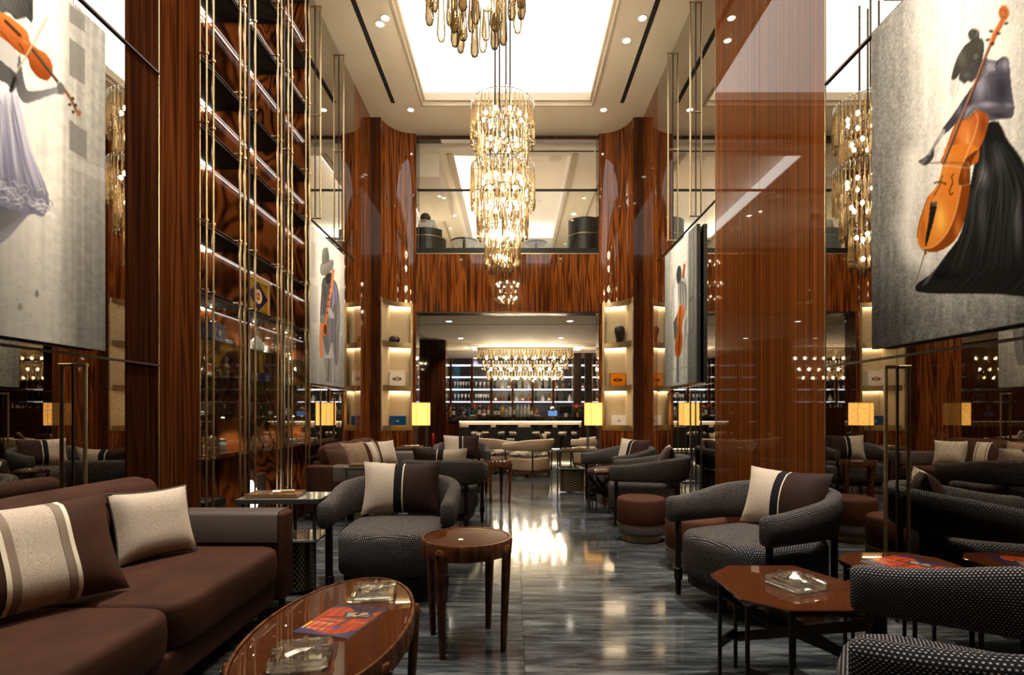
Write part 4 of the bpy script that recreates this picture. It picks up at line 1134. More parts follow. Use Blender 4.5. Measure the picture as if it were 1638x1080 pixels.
# ------------------------------------------------------------------ sofas along the left wall (they face +x)
def sofa(y0, y1, label, seed):
    xb, xf = -2.21, -1.30
    t = thing('sofa', label, 'sofa', (0, 0, 0), 0, 'brown velvet sofas')
    at_ = .17; yi0, yi1 = y0+at_, y1-at_
    soft_box(xf-xb-.03, y1-y0-.04, .13, .02, 0).move((xb+xf)/2-.015, (y0+y1)/2, .085).build('base', M['velvet'], t, 50)
    for ya in (y0+at_/2, y1-at_/2):
        soft_box(xf-xb, at_, .505, .025, 0).move((xb+xf)/2, ya, .08).build('arm', M['velvet'], t, 50)
        s_ = 1 if ya < (y0+y1)/2 else -1
        mm = MB(); pr = []                          # leather cover folded over the arm
        for dx_, z in ((-at_/2-.006, .42), (-at_/2-.006, .565), (-at_/2+.012, .588), (0, .591), (at_/2-.012, .588), (at_/2+.006, .565), (at_/2+.006, .33)):
            pr.append((dx_*(-s_)*-1, z))
        ring = lambda x: [(x, ya + q*(1 if s_ > 0 else -1), z) for q, z in pr] + [(x, ya + q*.9*(1 if s_ > 0 else -1), z-.006) for q, z in pr[::-1]]
        mm.rings([ring(xb+.30), ring(xb+.6), ring(xf-.03)])
        mm.build('leather_cover', M['leather'], t, 50)
    ym = (yi0+yi1)/2
    for a, b_ in ((yi0, ym), (ym, yi1)):
        soft_box(.735, b_-a-.004, .19, .035, .018, puff=.004).move(xf-.735/2+.005, (a+b_)/2, .215).build('seat_cushion', M['velvet'], t, 60)
        m = soft_box(.34, b_-a-.01, .20, .07, .03, puff=.012)
        m.rot(Matrix.Rotation(R(80), 4, 'Y')).move(xb+.06, (a+b_)/2, .605)
        m.build('back_cushion', M['velvet'], t, 60)
    soft_box(.12, y1-y0-2*at_-.01, .50, .03, 0).move(xb+.06, (y0+y1)/2, .12).build('back_frame', M['velvet'], t, 50)
    for x in (xb+.06, xf-.05):
        for y in (y0+.06, y1-.06):
            MB().cyl((x,y,0), (x,y,.09), .016, .02, 10).build('leg', M['darkwood'], t, 40)
    return t
sofa(.98, 3.23, 'long brown velvet sofa with leather arm covers in the left foreground', 1)
sofa(5.75, 7.95, 'brown velvet sofa beyond the display cabinet in front of the saxophonist canvas', 2)
def free_cushion(label, loc, rz, tilt, parts, wd, ht, th=.075, seed=1, roll=0, cat_group='loose cushions on the sofas'):
    t = thing('cushion', label, 'cushion', (0,0,0), 0, cat_group)
    mt = Matrix.Translation(loc) @ Matrix.Rotation(rz, 4, 'Z') @ Matrix.Rotation(R(-tilt), 4, 'X') @ Matrix.Rotation(R(roll), 4, 'Y')
    t.location = mt.to_translation(); t.rotation_euler = mt.to_euler()
    pillow(parts, t, wd, ht, th, seed); return t
BAND = [(-1, -.32, 'velvet_panel', M['velvet'], 0), (-.32, -.27, 'trim', M['piping'], .003), (-.27, -.18, 'trim', M['taupe_trim'], .002), (-.18, .30, 'boucle_panel', M['boucle'], 0), (.30, .39, 'trim', M['taupe_trim'], .002), (.39, .44, 'trim', M['piping'], .003), (.44, 1, 'velvet_panel', M['velvet'], 0)]
PLAIN = [(-1, 1, 'boucle_cover', M['boucle'], 0)]
free_cushion('brown velvet cushion with a broad beige centre band on the near sofa', (-1.72, 1.96, .425), R(66), 24, BAND, .64, .42, .085, 5)
c2 = free_cushion('plain beige boucle cushion with dark piping on the near sofa', (-1.77, 2.72, .425), R(62), 17, PLAIN, .38, .35, .07, 6)
def piping_loop(parent, wd, ht, r, mat):
    m = MB(); P_ = []
    for k in range(61):
        t = k/60*4; s_, f = int(t) % 4, t-int(t)
        u, v = ((-1+2*f, -1), (1, -1+2*f), (1-2*f, 1), (-1, 1-2*f))[s_]
        P_.append((u*wd/2*(1-.07*(1-v*v)), 0, v*ht/2*(1-.09*(1-u*u))+ht/2))
    m.tube(P_, r, 6); m.build('piping', mat, parent, 180)
piping_loop(c2, .38, .35, .005, M['piping_dark'])
QU = [(-1, 1, 'quilted_cover', M['quilt'], 0)]
free_cushion('tan quilted cushion on the far sofa', (-1.80, 6.42, .425), R(70), 20, QU, .44, .40, .07, 7)
free_cushion('brown velvet cushion at the near end of the far sofa', (-1.88, 6.02, .425), R(80), 20, [(-1, 1, 'velvet_cover', M['velvet'], 0)], .42, .36, .07, 8)
free_cushion('brown cushion with a beige band on the far sofa', (-1.78, 6.95, .425), R(64), 20, BAND, .42, .38, .07, 9)
free_cushion('plain beige cushion by the far arm of the far sofa', (-1.72, 7.40, .425), R(52), 18, PLAIN, .38, .36, .07, 10)

# ------------------------------------------------------------------ tables
def ellipse(a, b_, n=64, cx=0, cy_=0): return [(cx+a*math.cos(2*PI*k/n), cy_+b_*math.sin(2*PI*k/n)) for k in range(n)]
def oval_table(a, b_, h, loc, label, cat_group, legs, name):
    t = thing(name, label, 'table', (loc[0], loc[1], 0), 0, cat_group)
    m = MB(); n = 72
    m.rings([[(x,y,h-.075) for x,y in ellipse(a-.012,b_-.012,n)], [(x,y,h-.07) for x,y in ellipse(a-.002,b_-.002,n)], [(x,y,h-.012) for x,y in ellipse(a,b_,n)],
             [(x,y,h+.002) for x,y in ellipse(a-.004,b_-.004,n)], [(x,y,h+.002) for x,y in ellipse(a-.014,b_-.014,n)], [(x,y,h-.02) for x,y in ellipse(a-.0145,b_-.0145,n)]])
    m.build('rim', M['walnut'], t, 40)
    MB().rings([[(x,y,h-.02) for x,y in ellipse(a-.0155,b_-.0155,n)], [(x,y,h-.003) for x,y in ellipse(a-.0155,b_-.0155,n)], [(x,y,h) for x,y in ellipse(a-.019,b_-.019,n)]]).build('lacquer_top', M['table_lacquer'], t, 40)
    for ang in legs:
        c, s_ = math.cos(R(ang)), math.sin(R(ang))
        x, y = a*c, b_*s_; nx, ny = c/a, s_/b_; L = math.hypot(nx, ny); nx, ny = nx/L, ny/L
        m = MB(); q = Vector((nx, ny, 0)); sd = Vector((-ny, nx, 0)); rs = []
        for z, wd, dp in ((0, .015, .014), (.1, .018, .016), (h-.13, .027, .020), (h-.05, .027, .019), (h-.03, .024, .018), (h-.018, .014, .015)):
            c0 = Vector((x, y, z)) + q*(.002 - .02*(1-z/h))
            rs.append([tuple(c0 + q*(dp*math.sin(tt)) + sd*(wd*math.cos(tt))) for tt in [2*PI*k/12 for k in range(12)]])
        lo = m.rings(rs).build('leg', M['walnut'], t, 50)
        p = Vector((x, y, h-.045)) + q*.020
        MB().cyl(p, p+q*.004, .009, n=12).build('peg', M['black_metal'], lo)
    return t
oval_table(.262, .535, .42, (-.618, 1.873), 'long oval coffee table with a mirror-gloss red brown top in the foreground', 'lacquered walnut tables', (28, 152, 208, 332), 'coffee_table')
oval_table(.226, .226, .53, (-.235, 2.72), 'round lacquered side table with four tapered walnut legs in the aisle', 'lacquered walnut tables', (-118, -28, 62, 152), 'side_table')
oval_table(.20, .20, .53, (-.23, 7.0), 'small round walnut side table far down the aisle', 'lacquered walnut tables', (-110, -20, 70, 160), 'side_table')

def octagon_table(poly, h, label):
    cx = sum(p[0] for p in poly)/len(poly); cy_ = sum(p[1] for p in poly)/len(poly)
    t = thing('octagonal_table', label, 'table', (cx, cy_, 0), 0, 'octagonal lacquered tables')
    L = [(x-cx, y-cy_) for x, y in poly]
    k = lambda f: [(x*f, y*f) for x, y in L]
    MB().rings([[(x,y,h-.03) for x,y in k(.93)], [(x,y,h-.012) for x,y in k(.985)], [(x,y,h-.003) for x,y in k(1)], [(x,y,h) for x,y in k(.992)]]).build('top', M['table_lacquer'], t)
    for x, y in k(.88):
        MB().cyl((x,y,0), (x,y,h-.028), .0085, n=10).build('leg', M['bronze'], t, 40)
    q = k(.88); n = len(q)
    for i in (0, 2, 4, 6):
        a, b_ = q[i], q[(i+1) % n]
        MB().bar((a[0],a[1],.16), (b_[0],b_[1],.16), .008, .045).build('stretcher', M['bronze'], t)
    for i, j in ((1, 4), (7, 5), (2, 6)):
        a, b_ = q[i], q[j]
        MB().bar((a[0],a[1],h-.06), (b_[0],b_[1],.14), .008, .04).build('brace', M['bronze'], t)
    return t
octagon_table([(.85,2.045),(.977,1.924),(1.34,1.924),(1.43,2.03),(1.43,2.14),(1.28,2.49),(.98,2.49),(.85,2.36)], .45, 'octagonal red brown table carrying one glass ashtray in the right foreground')
octagon_table([(1.55,2.32),(1.64,2.22),(1.95,2.22),(2.04,2.32),(2.04,2.62),(1.95,2.72),(1.66,2.72),(1.55,2.61)], .45, 'octagonal red brown table with a magazine against the right mirror wall')
octagon_table([(.86,6.26),(.93,6.19),(1.10,6.19),(1.17,6.26),(1.17,6.46),(1.10,6.53),(.93,6.53),(.86,6.46)], .47, 'small octagonal table between the two far right armchairs')

def service_table(loc, rz, label, basket=True):
    t = thing('service_table', label, 'table', (loc[0], loc[1], 0), rz, 'dark metal service tables')
    out = []
    for cx, cy_, a0 in ((.23,.13,0),(-.23,.13,90),(-.23,-.13,180),(.23,-.13,270)):
        for k in range(5): out.append((cx+.035*math.cos(R(a0+k*22.5)), cy_+.035*math.sin(R(a0+k*22.5))))
    MB().prism(out, .585, .61).build('table_top', M['grey_metal'], t, 40)
    MB().prism([(x*.97, y*.95) for x, y in out], .61, .613).build('glass_inlay', M['grey_glass'], t)
    for x, y in ((-.22,-.13),(.22,-.13),(.0,.15),(.22,.12)):
        MB().cyl((x,y,0), (x,y,.586), .011, n=10).build('leg', M['grey_metal'], t, 40)
    MB().prism([(x*.9, y*.95) for x, y in out], .345, .357).build('lower_shelf', M['grey_glass'], t)
    if basket:
        m = MB(); ol = sup(.17, .11, 56, 4)                 # woven strips of the bin wall
        rows = 16
        for i in range(rows):
            z0 = .03+i*.0185
            for j in range(0, 56):
                if (i+j) % 2: continue
                x0, y0 = ol[j]; x1, y1 = ol[(j+1) % 56]
                m.add([(x0,y0,z0),(x1,y1,z0),(x1,y1,z0+.0185),(x0,y0,z0+.0185)], [(0,1,2,3)])
        o = m.build('perforated_wall', M['brass_satin'], t); o['kind'] = 'stuff'
        MB().prism(sup(.166, .106, 40, 4), .024, .322).build('liner', M['black_metal'], t, 40)
        for z in (.022, .325):
            MB().rings([[(x,y,z) for x,y in sup(.176,.116,40,4)],[(x,y,z+.012) for x,y in sup(.176,.116,40,4)],[(x,y,z+.012) for x,y in sup(.165,.105,40,4)],[(x,y,z) for x,y in sup(.165,.105,40,4)]]).build('bin_rim', M['grey_metal'], t, 40)
    return t
def tray(loc, rz, label, s=1.0):
    t = thing('serving_tray', label, 'tray', loc, rz, 'leather trays on service tables')
    MB().cbox(-.16*s, .16*s, -.10*s, .10*s, 0, .012, .004).build('tray_base', M['tan'], t)
    m = MB()
    for a in ((-.16,.16,-.10,-.09),(-.16,.16,.09,.10),(-.16,-.15,-.09,.09),(.15,.16,-.09,.09)):
        m.box(a[0]*s, a[1]*s, a[2]*s, a[3]*s, .012, .024)
    m.build('tray_rim', M['brass'], t)
    for i, (x, l_) in enumerate(((-.07, .07), (.0, .05), (.06, .09))):
        MB().cyl((x*s-l_/2*s, -.02+.03*i, .024), (x*s+l_/2*s, -.015+.03*i, .024), .011, n=10).build('cigar_tool', (M['chrome'], M['white'], M['brass'])[i], t, 40)
    return t
service_table((-1.47, 3.52), R(2), 'dark metal service table with a perforated bin between the near sofa and armchair')
tray((-1.53, 3.50, .6135), R(4), 'brown leather tray with cigar tools on the service table by the near sofa')
service_table((-1.42, 5.45), R(0), 'dark metal service table by the near arm of the far sofa')
tray((-1.46, 5.43, .6135), R(-3), 'leather tray on the service table by the far sofa')
service_table((-1.55, 8.36), R(0), 'dark metal service table under the left floor lamp', False)
tray((-1.57, 8.36, .6135), R(0), 'leather tray on the service table under the left floor lamp')
service_table((.84, 7.85), R(0), 'dark metal service table beside the far right armchair')
tray((.86, 7.83, .6135), R(5), 'leather tray on the service table by the far right armchair')

# ottomans
def ottoman(loc, label):
    t = thing('ottoman', label, 'ottoman', (loc[0], loc[1], 0), 0, 'round velvet ottomans')
    MB().lathe([(.165,0),(.172,.004),(.172,.055),(.165,.06)], 48).build('plinth', M['brass_satin'], t, 40)
    MB().lathe([(.18,.058),(.205,.065),(.216,.08),(.218,.10),(.218,.145),(.216,.152)], 48).build('lower_band', M['leather'], t, 40)
    MB().lathe([(.214,.150),(.2195,.152),(.2195,.158),(.214,.16)], 48).build('piping', M['brass'], t, 40)
    MB().lathe([(.21,.158),(.217,.166),(.218,.28),(.217,.36),(.209,.378),(.19,.386),(.12,.39),(.01,.392)], 48).build('cushion_body', M['velvet_tan'], t, 60)
ottoman((1.155, 4.93), 'round brown velvet ottoman with a brass line standing in the aisle')
ottoman((1.345, 4.02), 'round brown velvet ottoman half hidden behind the right armchair')

# floor lamps
def floor_lamp(loc, label):
    t = thing('floor_lamp', label, 'lamp', (loc[0], loc[1], 0), 0, 'parchment floor lamps')
    bx('base', M['black_metal'], t, -.13, .13, -.13, .13, 0, .02, .005)
    for x, y in ((-.09,-.09),(.09,-.09),(.09,.09),(-.09,.09)):
        bx('post', M['grey_metal'], t, x-.009, x+.009, y-.009, y+.009, .02, .935)
    sh = bx('shade', M['shade'], t, -.128, .128, -.128, .128, .935, 1.315)
    for z in (.932, 1.308):
        MB().box(-.132,.132,-.132,-.126,z,z+.01).box(-.132,.132,.126,.132,z,z+.01).box(-.132,-.126,-.126,.126,z,z+.01).box(.126,.132,-.126,.126,z,z+.01).build('shade_rim', M['brass_satin'], sh)
    for x in (-.131, .128):
        for y in (-.131, .128): bx('shade_edge', M['brass_satin'], sh, x, x+.003, y, y+.003, .942, 1.308)
    bx('shade_rib', M['brass_satin'], sh, -.06, -.055, -.1305, -.1285, .942, 1.308)
floor_lamp((-1.53, 8.98), 'left floor lamp with a glowing orange parchment shade beside the lit niche')
floor_lamp((1.31, 8.98), 'right floor lamp with a glowing orange parchment shade beside the lit niche')

# ------------------------------------------------------------------ ashtrays and magazines
def ashtray(loc, rz, label, s=1.0):
    t = thing('ashtray', label, 'ashtray', loc, rz, 'square crystal ashtrays')
    m = MB(); h = .034*s; a = .082*s
    def sq(r, z, c=.012):
        c *= s
        return [(-r+c,-r,z),(r-c,-r,z),(r,-r+c,z),(r,r-c,z),(r-c,r,z),(-r+c,r,z),(-r,r-c,z),(-r,-r+c,z)]
    m.rings([sq(a*.93, 0), sq(a, .006), sq(a*.93, h*.25), sq(a*1.0, h*.4), sq(a*.93, h*.55), sq(a*1.0, h*.75), sq(a*.95, h), sq(a*.74, h), sq(a*.66, h*.8), sq(a*.62, h*.45, .03), sq(a*.50, h*.3, .035)])
    m.build('crystal_body', M['crystal'], t)
    for k in range(4):
        mm = MB().cyl((a*.70, 0, h+.001), (a*.99, 0, h+.001), .008*s, n=8).rot(Matrix.Rotation(PI/2*k, 4, 'Z'))
        mm.build('cigar_rest', M['crystal'], t, 40)
ashtray((-.555, 2.17, .4205), R(8), 'square crystal ashtray at the far end of the oval coffee table')
ashtray((-.625, 1.60, .4205), R(12), 'square crystal ashtray at the near end of the oval coffee table')
ashtray((1.135, 2.19, .4505), R(20), 'square crystal ashtray on the octagonal table', 1.05)
ashtray((1.02, 6.36, .4705), R(5), 'crystal ashtray on the small far octagonal table', .8)
def magazine(loc, rz, label, wd=.22, ht=.28):
    t = thing('magazine', label, 'magazine', loc, rz, 'glossy magazines')
    bx('pages', M['paper'], t, -wd/2, wd/2, -ht/2, ht/2, 0, .006)
    n, k = 120, 90
    X = np.ones((n,1))*np.linspace(-wd/2, wd/2, k)[None]; Y = np.linspace(ht/2, -ht/2, n)[:,None]*np.ones((1,k))
    c = Canvas(X*1000, -Y*1000)          # millimetres, y down
    c.img = np.ones((n,k,3))*np.array([.55,.20,.10])*(0.8+.5*vnoise(n,k,4,30,41)[...,None])
    c.poly([(-110,-140),(110,-140),(110,-120),(40,-60),(-40,-110),(-110,-90)], (.12,.12,.22), .9)
    c.poly([(-110,140),(110,140),(110,60),(40,120),(-60,100),(-110,70)], (.20,.20,.34), .9)
    c.poly([(-30,-70),(60,-95),(95,-50),(85,-25),(0,-5)], (.22,.20,.20)); c.poly([(-15,-62),(55,-80),(80,-50),(5,-20)], (.55,.50,.47)); c.line([(-75,-8),(20,-28),(70,-60)], 9, (.26,.13,.08)); c.line([(35,-115),(22,-20),(16,70)], 15, (.30,.16,.09)); c.ell(16, 66, 11, 11, (.2,.22,.5)); c.ell(25, -40, 9, 6, (.75,.62,.3))
    c.line([(-110,14),(110,10)], 1.6, (.75,.68,.66))
    for i in range(3):
        for j in range(9): c.line([(-78+i*26, 40+j*7),(-58+i*26-(j % 3)*3, 40+j*7)], 1.6, (.92,.80,.70))
    c.poly([(-94,38),(-88,38),(-88,98),(-94,98)], (.9,.75,.2))
    P3 = np.stack([X, Y, np.full_like(X, .0066)], -1)
    colour_grid('printed_cover', M['print'], t, P3, c.img, flip=True)
magazine((-.60, 1.90, .4205), R(-14), 'glossy magazine with a cigar photograph between the two ashtrays on the coffee table', .20, .27)
magazine((1.80, 2.50, .4505), R(-70), 'glossy magazine on the octagonal table at the right mirror wall')
# ------------------------------------------------------------------ chandeliers of smoked glass drops
drop_prof = [(.0055,0),(.0085,-.25),(.012,-.5),(.017,-.75),(.0205,-.88),(.0205,-.93),(.014,-.98),(.001,-1.0)]
DROP = [MB().lathe(drop_prof, 9).mesh('glass_drop', M[k], 180) for k in ('drop', 'drop_clear')]
BULB = MB().sphere((0,0,0), .019, 10, 7, 1.5).mesh('bulb', M['bulb'], 180)
TIERS = ((4.905, .38, 46, .37, .52), (4.60, .305, 36, .40, .44), (4.13, .385, 46, .38, .53), (3.83, .305, 36, .44, .58), (3.40, .21, 24, .42, .52), (3.20, .105, 12, .33, .40))
def chandelier(x, y, label, z_up=CEIL+.205):
    t = thing('chandelier', label, 'chandelier', (x, y, 0), 0, 'tiered glass drop chandeliers')
    for k, (z, r, n, l0, l1) in enumerate(TIERS):
        m = MB(); m.tube([(r*math.cos(2*PI*i/40), r*math.sin(2*PI*i/40), z) for i in range(41)], .005, 6)
        m.cyl((-r,0,z-.002), (r,0,z-.002), .004, n=6).cyl((0,-r,z-.002), (0,r,z-.002), .004, n=6)
        ring = m.build('tier_ring', M['bronze'], t, 60)
        for i in range(n):
            a = 2*PI*(i+.5)/n + .07*k
            L = (l0 if i % 2 else l1)*random.uniform(.97, 1.03)
            inst(DROP[1 if (i*7+k) % 4 == 0 else 0], 'glass_drop', ring, (r*math.cos(a), r*math.sin(a), z+.02), (0, 0, a), (1, 1, L))
        nb = (9, 7, 9, 7, 5, 2)[k]
        for i in range(nb):
            a = 2*PI*(i+.3)/nb
            inst(BULB, 'bulb', t, (r*.62*math.cos(a), r*.62*math.sin(a), z-(.16 if k != 4 else .10)))
    MB().cyl((0,0,3.0), (0,0,4.90), .014, n=10).build('stem', M['bronze'], t, 40)
    for a in (25, 115, 205, 295):
        px_, py_ = .10*math.cos(R(a)), .10*math.sin(R(a))
        MB().cyl((px_, py_, 4.87), (px_, py_, z_up), .011, n=8).build('suspension_rod', M['bronze'], t, 40)
chandelier(-.137, 6.64, 'tiered chandelier of smoked glass drops hanging whole in the middle of the room')
chandelier(-.175, 2.45, 'chandelier of smoked glass drops cut by the top edge of the picture')

def bar_chandelier():
    cx, cy_ = .306, 14.8
    t = thing('chandelier', 'long rectangular chandelier of amber glass drops over the bar', 'chandelier', (cx, cy_, 0), 0, 'long bar chandelier')
    bx('ceiling_plate', M['brass_satin'], t, -1.3, 1.3, -.27, .27, 2.872, 2.899)
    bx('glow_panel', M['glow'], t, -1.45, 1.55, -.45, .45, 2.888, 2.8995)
    for k, (z, hx, hy, l0, l1) in enumerate(((2.868, 1.27, .25, .20, .28), (2.55, 1.15, .21, .19, .26), (2.30, 1.02, .17, .22, .30))):
        per = []
        nx = int(2*hx/.078); ny = int(2*hy/.09)
        for i in range(nx): per += [(-hx+(i+.5)*2*hx/nx, -hy), (-hx+(i+.5)*2*hx/nx, hy)]
        for i in range(ny): per += [(-hx, -hy+(i+.5)*2*hy/ny), (hx, -hy+(i+.5)*2*hy/ny)]
        ring = MB().bar((-hx,-hy,z),(hx,-hy,z),.01,.01).bar((-hx,hy,z),(hx,hy,z),.01,.01).bar((-hx,-hy,z),(-hx,hy,z),.01,.01).bar((hx,-hy,z),(hx,hy,z),.01,.01).build('tier_frame', M['bronze'], t)
        for i, (x, y) in enumerate(per):
            inst(DROP[i % 5 == 0], 'glass_drop', ring, (x, y, z), (0,0,i), (1.45, 1.45, l0 if (i//2) % 2 else l1))
        for i in range(9 - k):
            inst(BULB, 'bulb', t, (-hx*.92+(i+.5)*2*hx*.92/(9-k), -hy*.4, z-.25+(.02*k)), None, (1.5, 1.5, 1.5))
bar_chandelier()
# ------------------------------------------------------------------ bar counter, stools, back bar
YC = 14.3
bar = thing('bar_counter', 'long bar counter with a dark marble top and a glowing band under it', 'bar', (0, 0, 0))
m, nt, b = newmat('dark_veined_marble')
n_ = noise(nt, coords(nt, 'world', (2.5,2.5,2.5)), 1, 8, .6, 2.5)
r = ramp(nt, n_, [(.40, (.012,.008,.007)), (.495, (.020,.013,.010)), (.505, (.25,.19,.14)), (.515, (.020,.013,.010)), (.7, (.008,.006,.005))])
nt.links.new(r.outputs[0], b.inputs['Base Color']); setp(b, rough=.1); M['dark_marble'] = m
X0, X1 = -1.70, 1.78
bx('marble_top', M['dark_marble'], bar, X0, X1+.1, YC-.10, YC+.55, .92, 1.035)
bx('lit_panel', M['cream_leather'], bar, -1.43, X1, YC+.06, YC+.10, .76, .92)
bx('led_strip', M['led_counter'], bar, -1.43, X1, YC-.02, YC+.01, .908, .918)
bx('front_panel', M['black_leather'], bar, -1.43, X1, YC+.02, YC+.10, .20, .76)
bx('end_panel', M['rosewood_dark'], bar, X0, -1.43, YC-.05, YC+.5, 0, .92)
bx('plinth', M['brass_satin'], bar, -1.43, X1, YC+.04, YC+.10, .0, .20)
bx('plinth_led', M['led_counter'], bar, -1.43, X1, YC+.015, YC+.03, .185, .196)
MB().cyl((-1.40, YC-.14, .12), (X1, YC-.14, .12), .018, n=10).build('foot_rail', M['brass'], bar, 40)
for x in (-1.2, -.4, .4, 1.2, 1.7):
    MB().cyl((x, YC-.14, .12), (x, YC+.05, .12), .01, n=8).build('rail_bracket', M['brass'], bar, 40)

st_seat = MB().lathe([(.10,.60),(.20,.605),(.225,.63),(.225,.66),(.20,.685),(.10,.69),(.01,.69)], 28)
def stool(px):
    d = 13.0; x = (px-VX)/F*d
    lab = {768: 'leftmost of the four bar stools', 811: 'second bar stool from the left', 866: 'third bar stool from the left', 908: 'rightmost of the four bar stools'}[px]
    t = thing('bar_stool', lab + ', black back and pale patterned seat', 'stool', (x, d, 0), 0, 'bar stools at the counter')
    st_seat2 = MB(); st_seat2.v, st_seat2.f = st_seat.v, st_seat.f
    st_seat2.build('seat', M['floral'], t, 50)
    m = MB(); pr = []
    for k in range(13):
        a = R(200+140*k/12); pr.append((.25*math.cos(a), .25*math.sin(a)))
    outer = [(x_*1.12, y_*1.12) for x_, y_ in pr]
    m.prism(pr + outer[::-1], .74, .86); m.build('backrest', M['black_leather'], t, 40)
    bx('back_post', M['black_metal'], t, -.055, .055, -.285, -.255, .58, .78)
    for sx in (-1, 1):
        for sy in (-1, 1):
            MB().cyl((sx*.19, sy*.19, 0), (sx*.13, sy*.13, .60), .014, .018, 8).build('leg', M['darkwood'], t, 40)
    MB().tube([(.17*math.cos(2*PI*k/16), .17*math.sin(2*PI*k/16), .22) for k in range(17)], .008, 6).build('foot_ring', M['brass'], t, 60)
for px in (768, 811, 866, 908): stool(px)

BY = 17.3
bb = thing('back_bar', 'dark wood back bar shelving with cool lit shelf edges behind the counter', 'shelf')
POSTS = [(p-VX)/F*BY for p in (655, 688, 721, 755, 786, 820, 852, 885, 918, 950, 985)]
bx('back_panel', M['bar_back'], bb, POSTS[0], POSTS[-1], BY+.28, BY+.30, 1.0, 2.86)
for x in POSTS:
    bx('post', M['rosewood_dark'], bb, x-.035, x+.035, BY-.02, BY+.28, 0, 2.86)
    for dx in (-.06, .06): MB().cyl((x+dx, BY-.03, 1.0), (x+dx, BY-.03, 2.86), .007, n=6).build('brass_rod', M['brass'], bb, 60)
SHZ = (1.51, 1.906, 2.30, 2.68)
for z in SHZ:
    sh = bx('shelf', M['rosewood_dark'], bb, POSTS[0]+.036, POSTS[-1]-.036, BY, BY+.27, z-.02, z)
    bx('led_strip', M['led_bar'], sh, POSTS[0]+.04, POSTS[-1]-.04, BY-.012, BY-.003, z-.015, z-.007)
    bx('led_strip', M['led_bar'], sh, POSTS[0]+.04, POSTS[-1]-.04, BY+.24, BY+.25, z-.035, z-.022)
bx('counter', M['dark_marble'], bb, POSTS[0], POSTS[-1], BY-.35, BY+.28, .90, .95)
bx('cupboards', M['rosewood_dark'], bb, POSTS[0], POSTS[-1], BY-.30, BY+.28, 0, .90)
for k in (2, 4):
    bx('blue_panel', M['blue_panel'], bb, POSTS[k]+.06 if k == 2 else POSTS[8], POSTS[k]+.26 if k == 2 else POSTS[8]+.05, BY+.262, BY+.275, 1.52, 2.66)
for x0, x1 in ((918, 930), (936, 947)):
    d = 16.0
    o = bx('bar_column', M['bronze'], rooms, (x0-VX)/F*d, (x1-VX)/F*d, d, d+.2, 0, 2.9)

BP = {'tall': [(.036,0),(.039,.005),(.039,.19),(.034,.215),(.015,.245),(.0135,.30)], 'squat': [(.05,0),(.054,.01),(.054,.12),(.045,.16),(.016,.185),(.015,.235)],
      'round': [(.04,0),(.06,.03),(.066,.07),(.055,.12),(.02,.16),(.016,.21)], 'slim': [(.030,0),(.033,.006),(.033,.22),(.013,.26),(.012,.34)]}
def mk_bottle(shape, mat, lab):
    p = BP[shape]
    b_ = MB().lathe(p + [(.001, p[-1][1])], 14).build('bottle', M[mat], None, 50)
    top = p[-1][1]
    MB().lathe([(.015,top-.03),(.0165,top-.03),(.0165,top+.012),(.001,top+.012)], 10).build('cap', M['black_metal'] if lab != 'r' else M['label_red'], b_, 40)
    if lab:
        r_ = p[2][0]+.0012
        MB().lathe([(r_-.002, p[2][1]*.25),(r_, p[2][1]*.25),(r_, p[2][1]*.8),(r_-.002, p[2][1]*.8)], 14).build('paper_label', M['label_white'], b_, 40)
    return b_
PROTO = {}
ADJ = {'bottle_green':'green', 'bottle_amber':'amber', 'bottle_dark':'dark', 'bottle_clear':'clear', 'bottle_blue':'blue', 'bottle_yellow':'yellow'}
def bottle(shape, mat, lab, loc, place, s=1.0):
    k = (shape, mat, lab)
    label = '%s %s glass bottle %s%s' % ({'tall':'straight','squat':'squat','round':'round','slim':'slim tall'}[shape], ADJ[mat], {'': '', 'w': 'with pale label ', 'r': 'with red cap '}[lab], place)
    if k not in PROTO:
        o = PROTO[k] = mk_bottle(*k); o.location = loc; o.scale = (s, s, s)
        tag(o, label, 'bottle', 'bottles ' + place); return o
    o = dup(PROTO[k], loc, random.random()*6, label, 'bottles ' + place, (s, s, s)); o['category'] = 'bottle'; return o
CT = 1.036
for px, sh, mt, lb in ((720,'slim','bottle_amber',''),(725.5,'tall','bottle_dark','w'),(756,'round','bottle_dark','w'),(767,'slim','bottle_dark','w'),(773.5,'squat','bottle_amber','w'),(781,'slim','bottle_amber','w'),
                       (792,'tall','bottle_green','w'),(797.5,'tall','bottle_green','w'),(803.5,'slim','bottle_yellow',''),(810,'squat','bottle_clear',''),(816,'tall','bottle_clear','w'),(822.5,'slim','bottle_green','w'),
                       (828,'slim','bottle_clear',''),(834,'slim','bottle_clear','w'),(840,'slim','bottle_clear','w'),(845.5,'slim','bottle_clear','r'),(850,'tall','bottle_amber','w'),(859,'round','bottle_amber','w')):
    d = 14.50 + random.uniform(-.03, .03)
    bottle(sh, mt, lb, ((px-VX)/F*d, d, CT), 'on the bar counter', 1.05)
def px_x(px, d): return (px-VX)/F*d
for row, z in ((1, SHZ[0]), (2, SHZ[1])):
    for bay in range(4, 9):
        x0, x1 = POSTS[bay]+.12, POSTS[bay+1]-.12
        n = 3
        for i in range(n):
            k = (i*2+bay*3+row) % 5
            bottle(('squat','round','tall','squat','slim')[k], ('bottle_amber','bottle_clear','bottle_dark','bottle_amber','bottle_green')[k], 'w' if k % 2 else '', (x0+(x1-x0)*i/(n-1), BY+.12, z+.001), 'on the %s back bar shelf, %s bottle bay' % ('lowest' if row == 1 else 'second', ('first','second','third','fourth','fifth')[bay-4]), 1.0)
wg = [(.034,0),(.035,.003),(.006,.008),(.005,.085),(.02,.10),(.038,.13),(.040,.16),(.034,.20),(.033,.20),(.038,.16),(.036,.132),(.001,.105)]
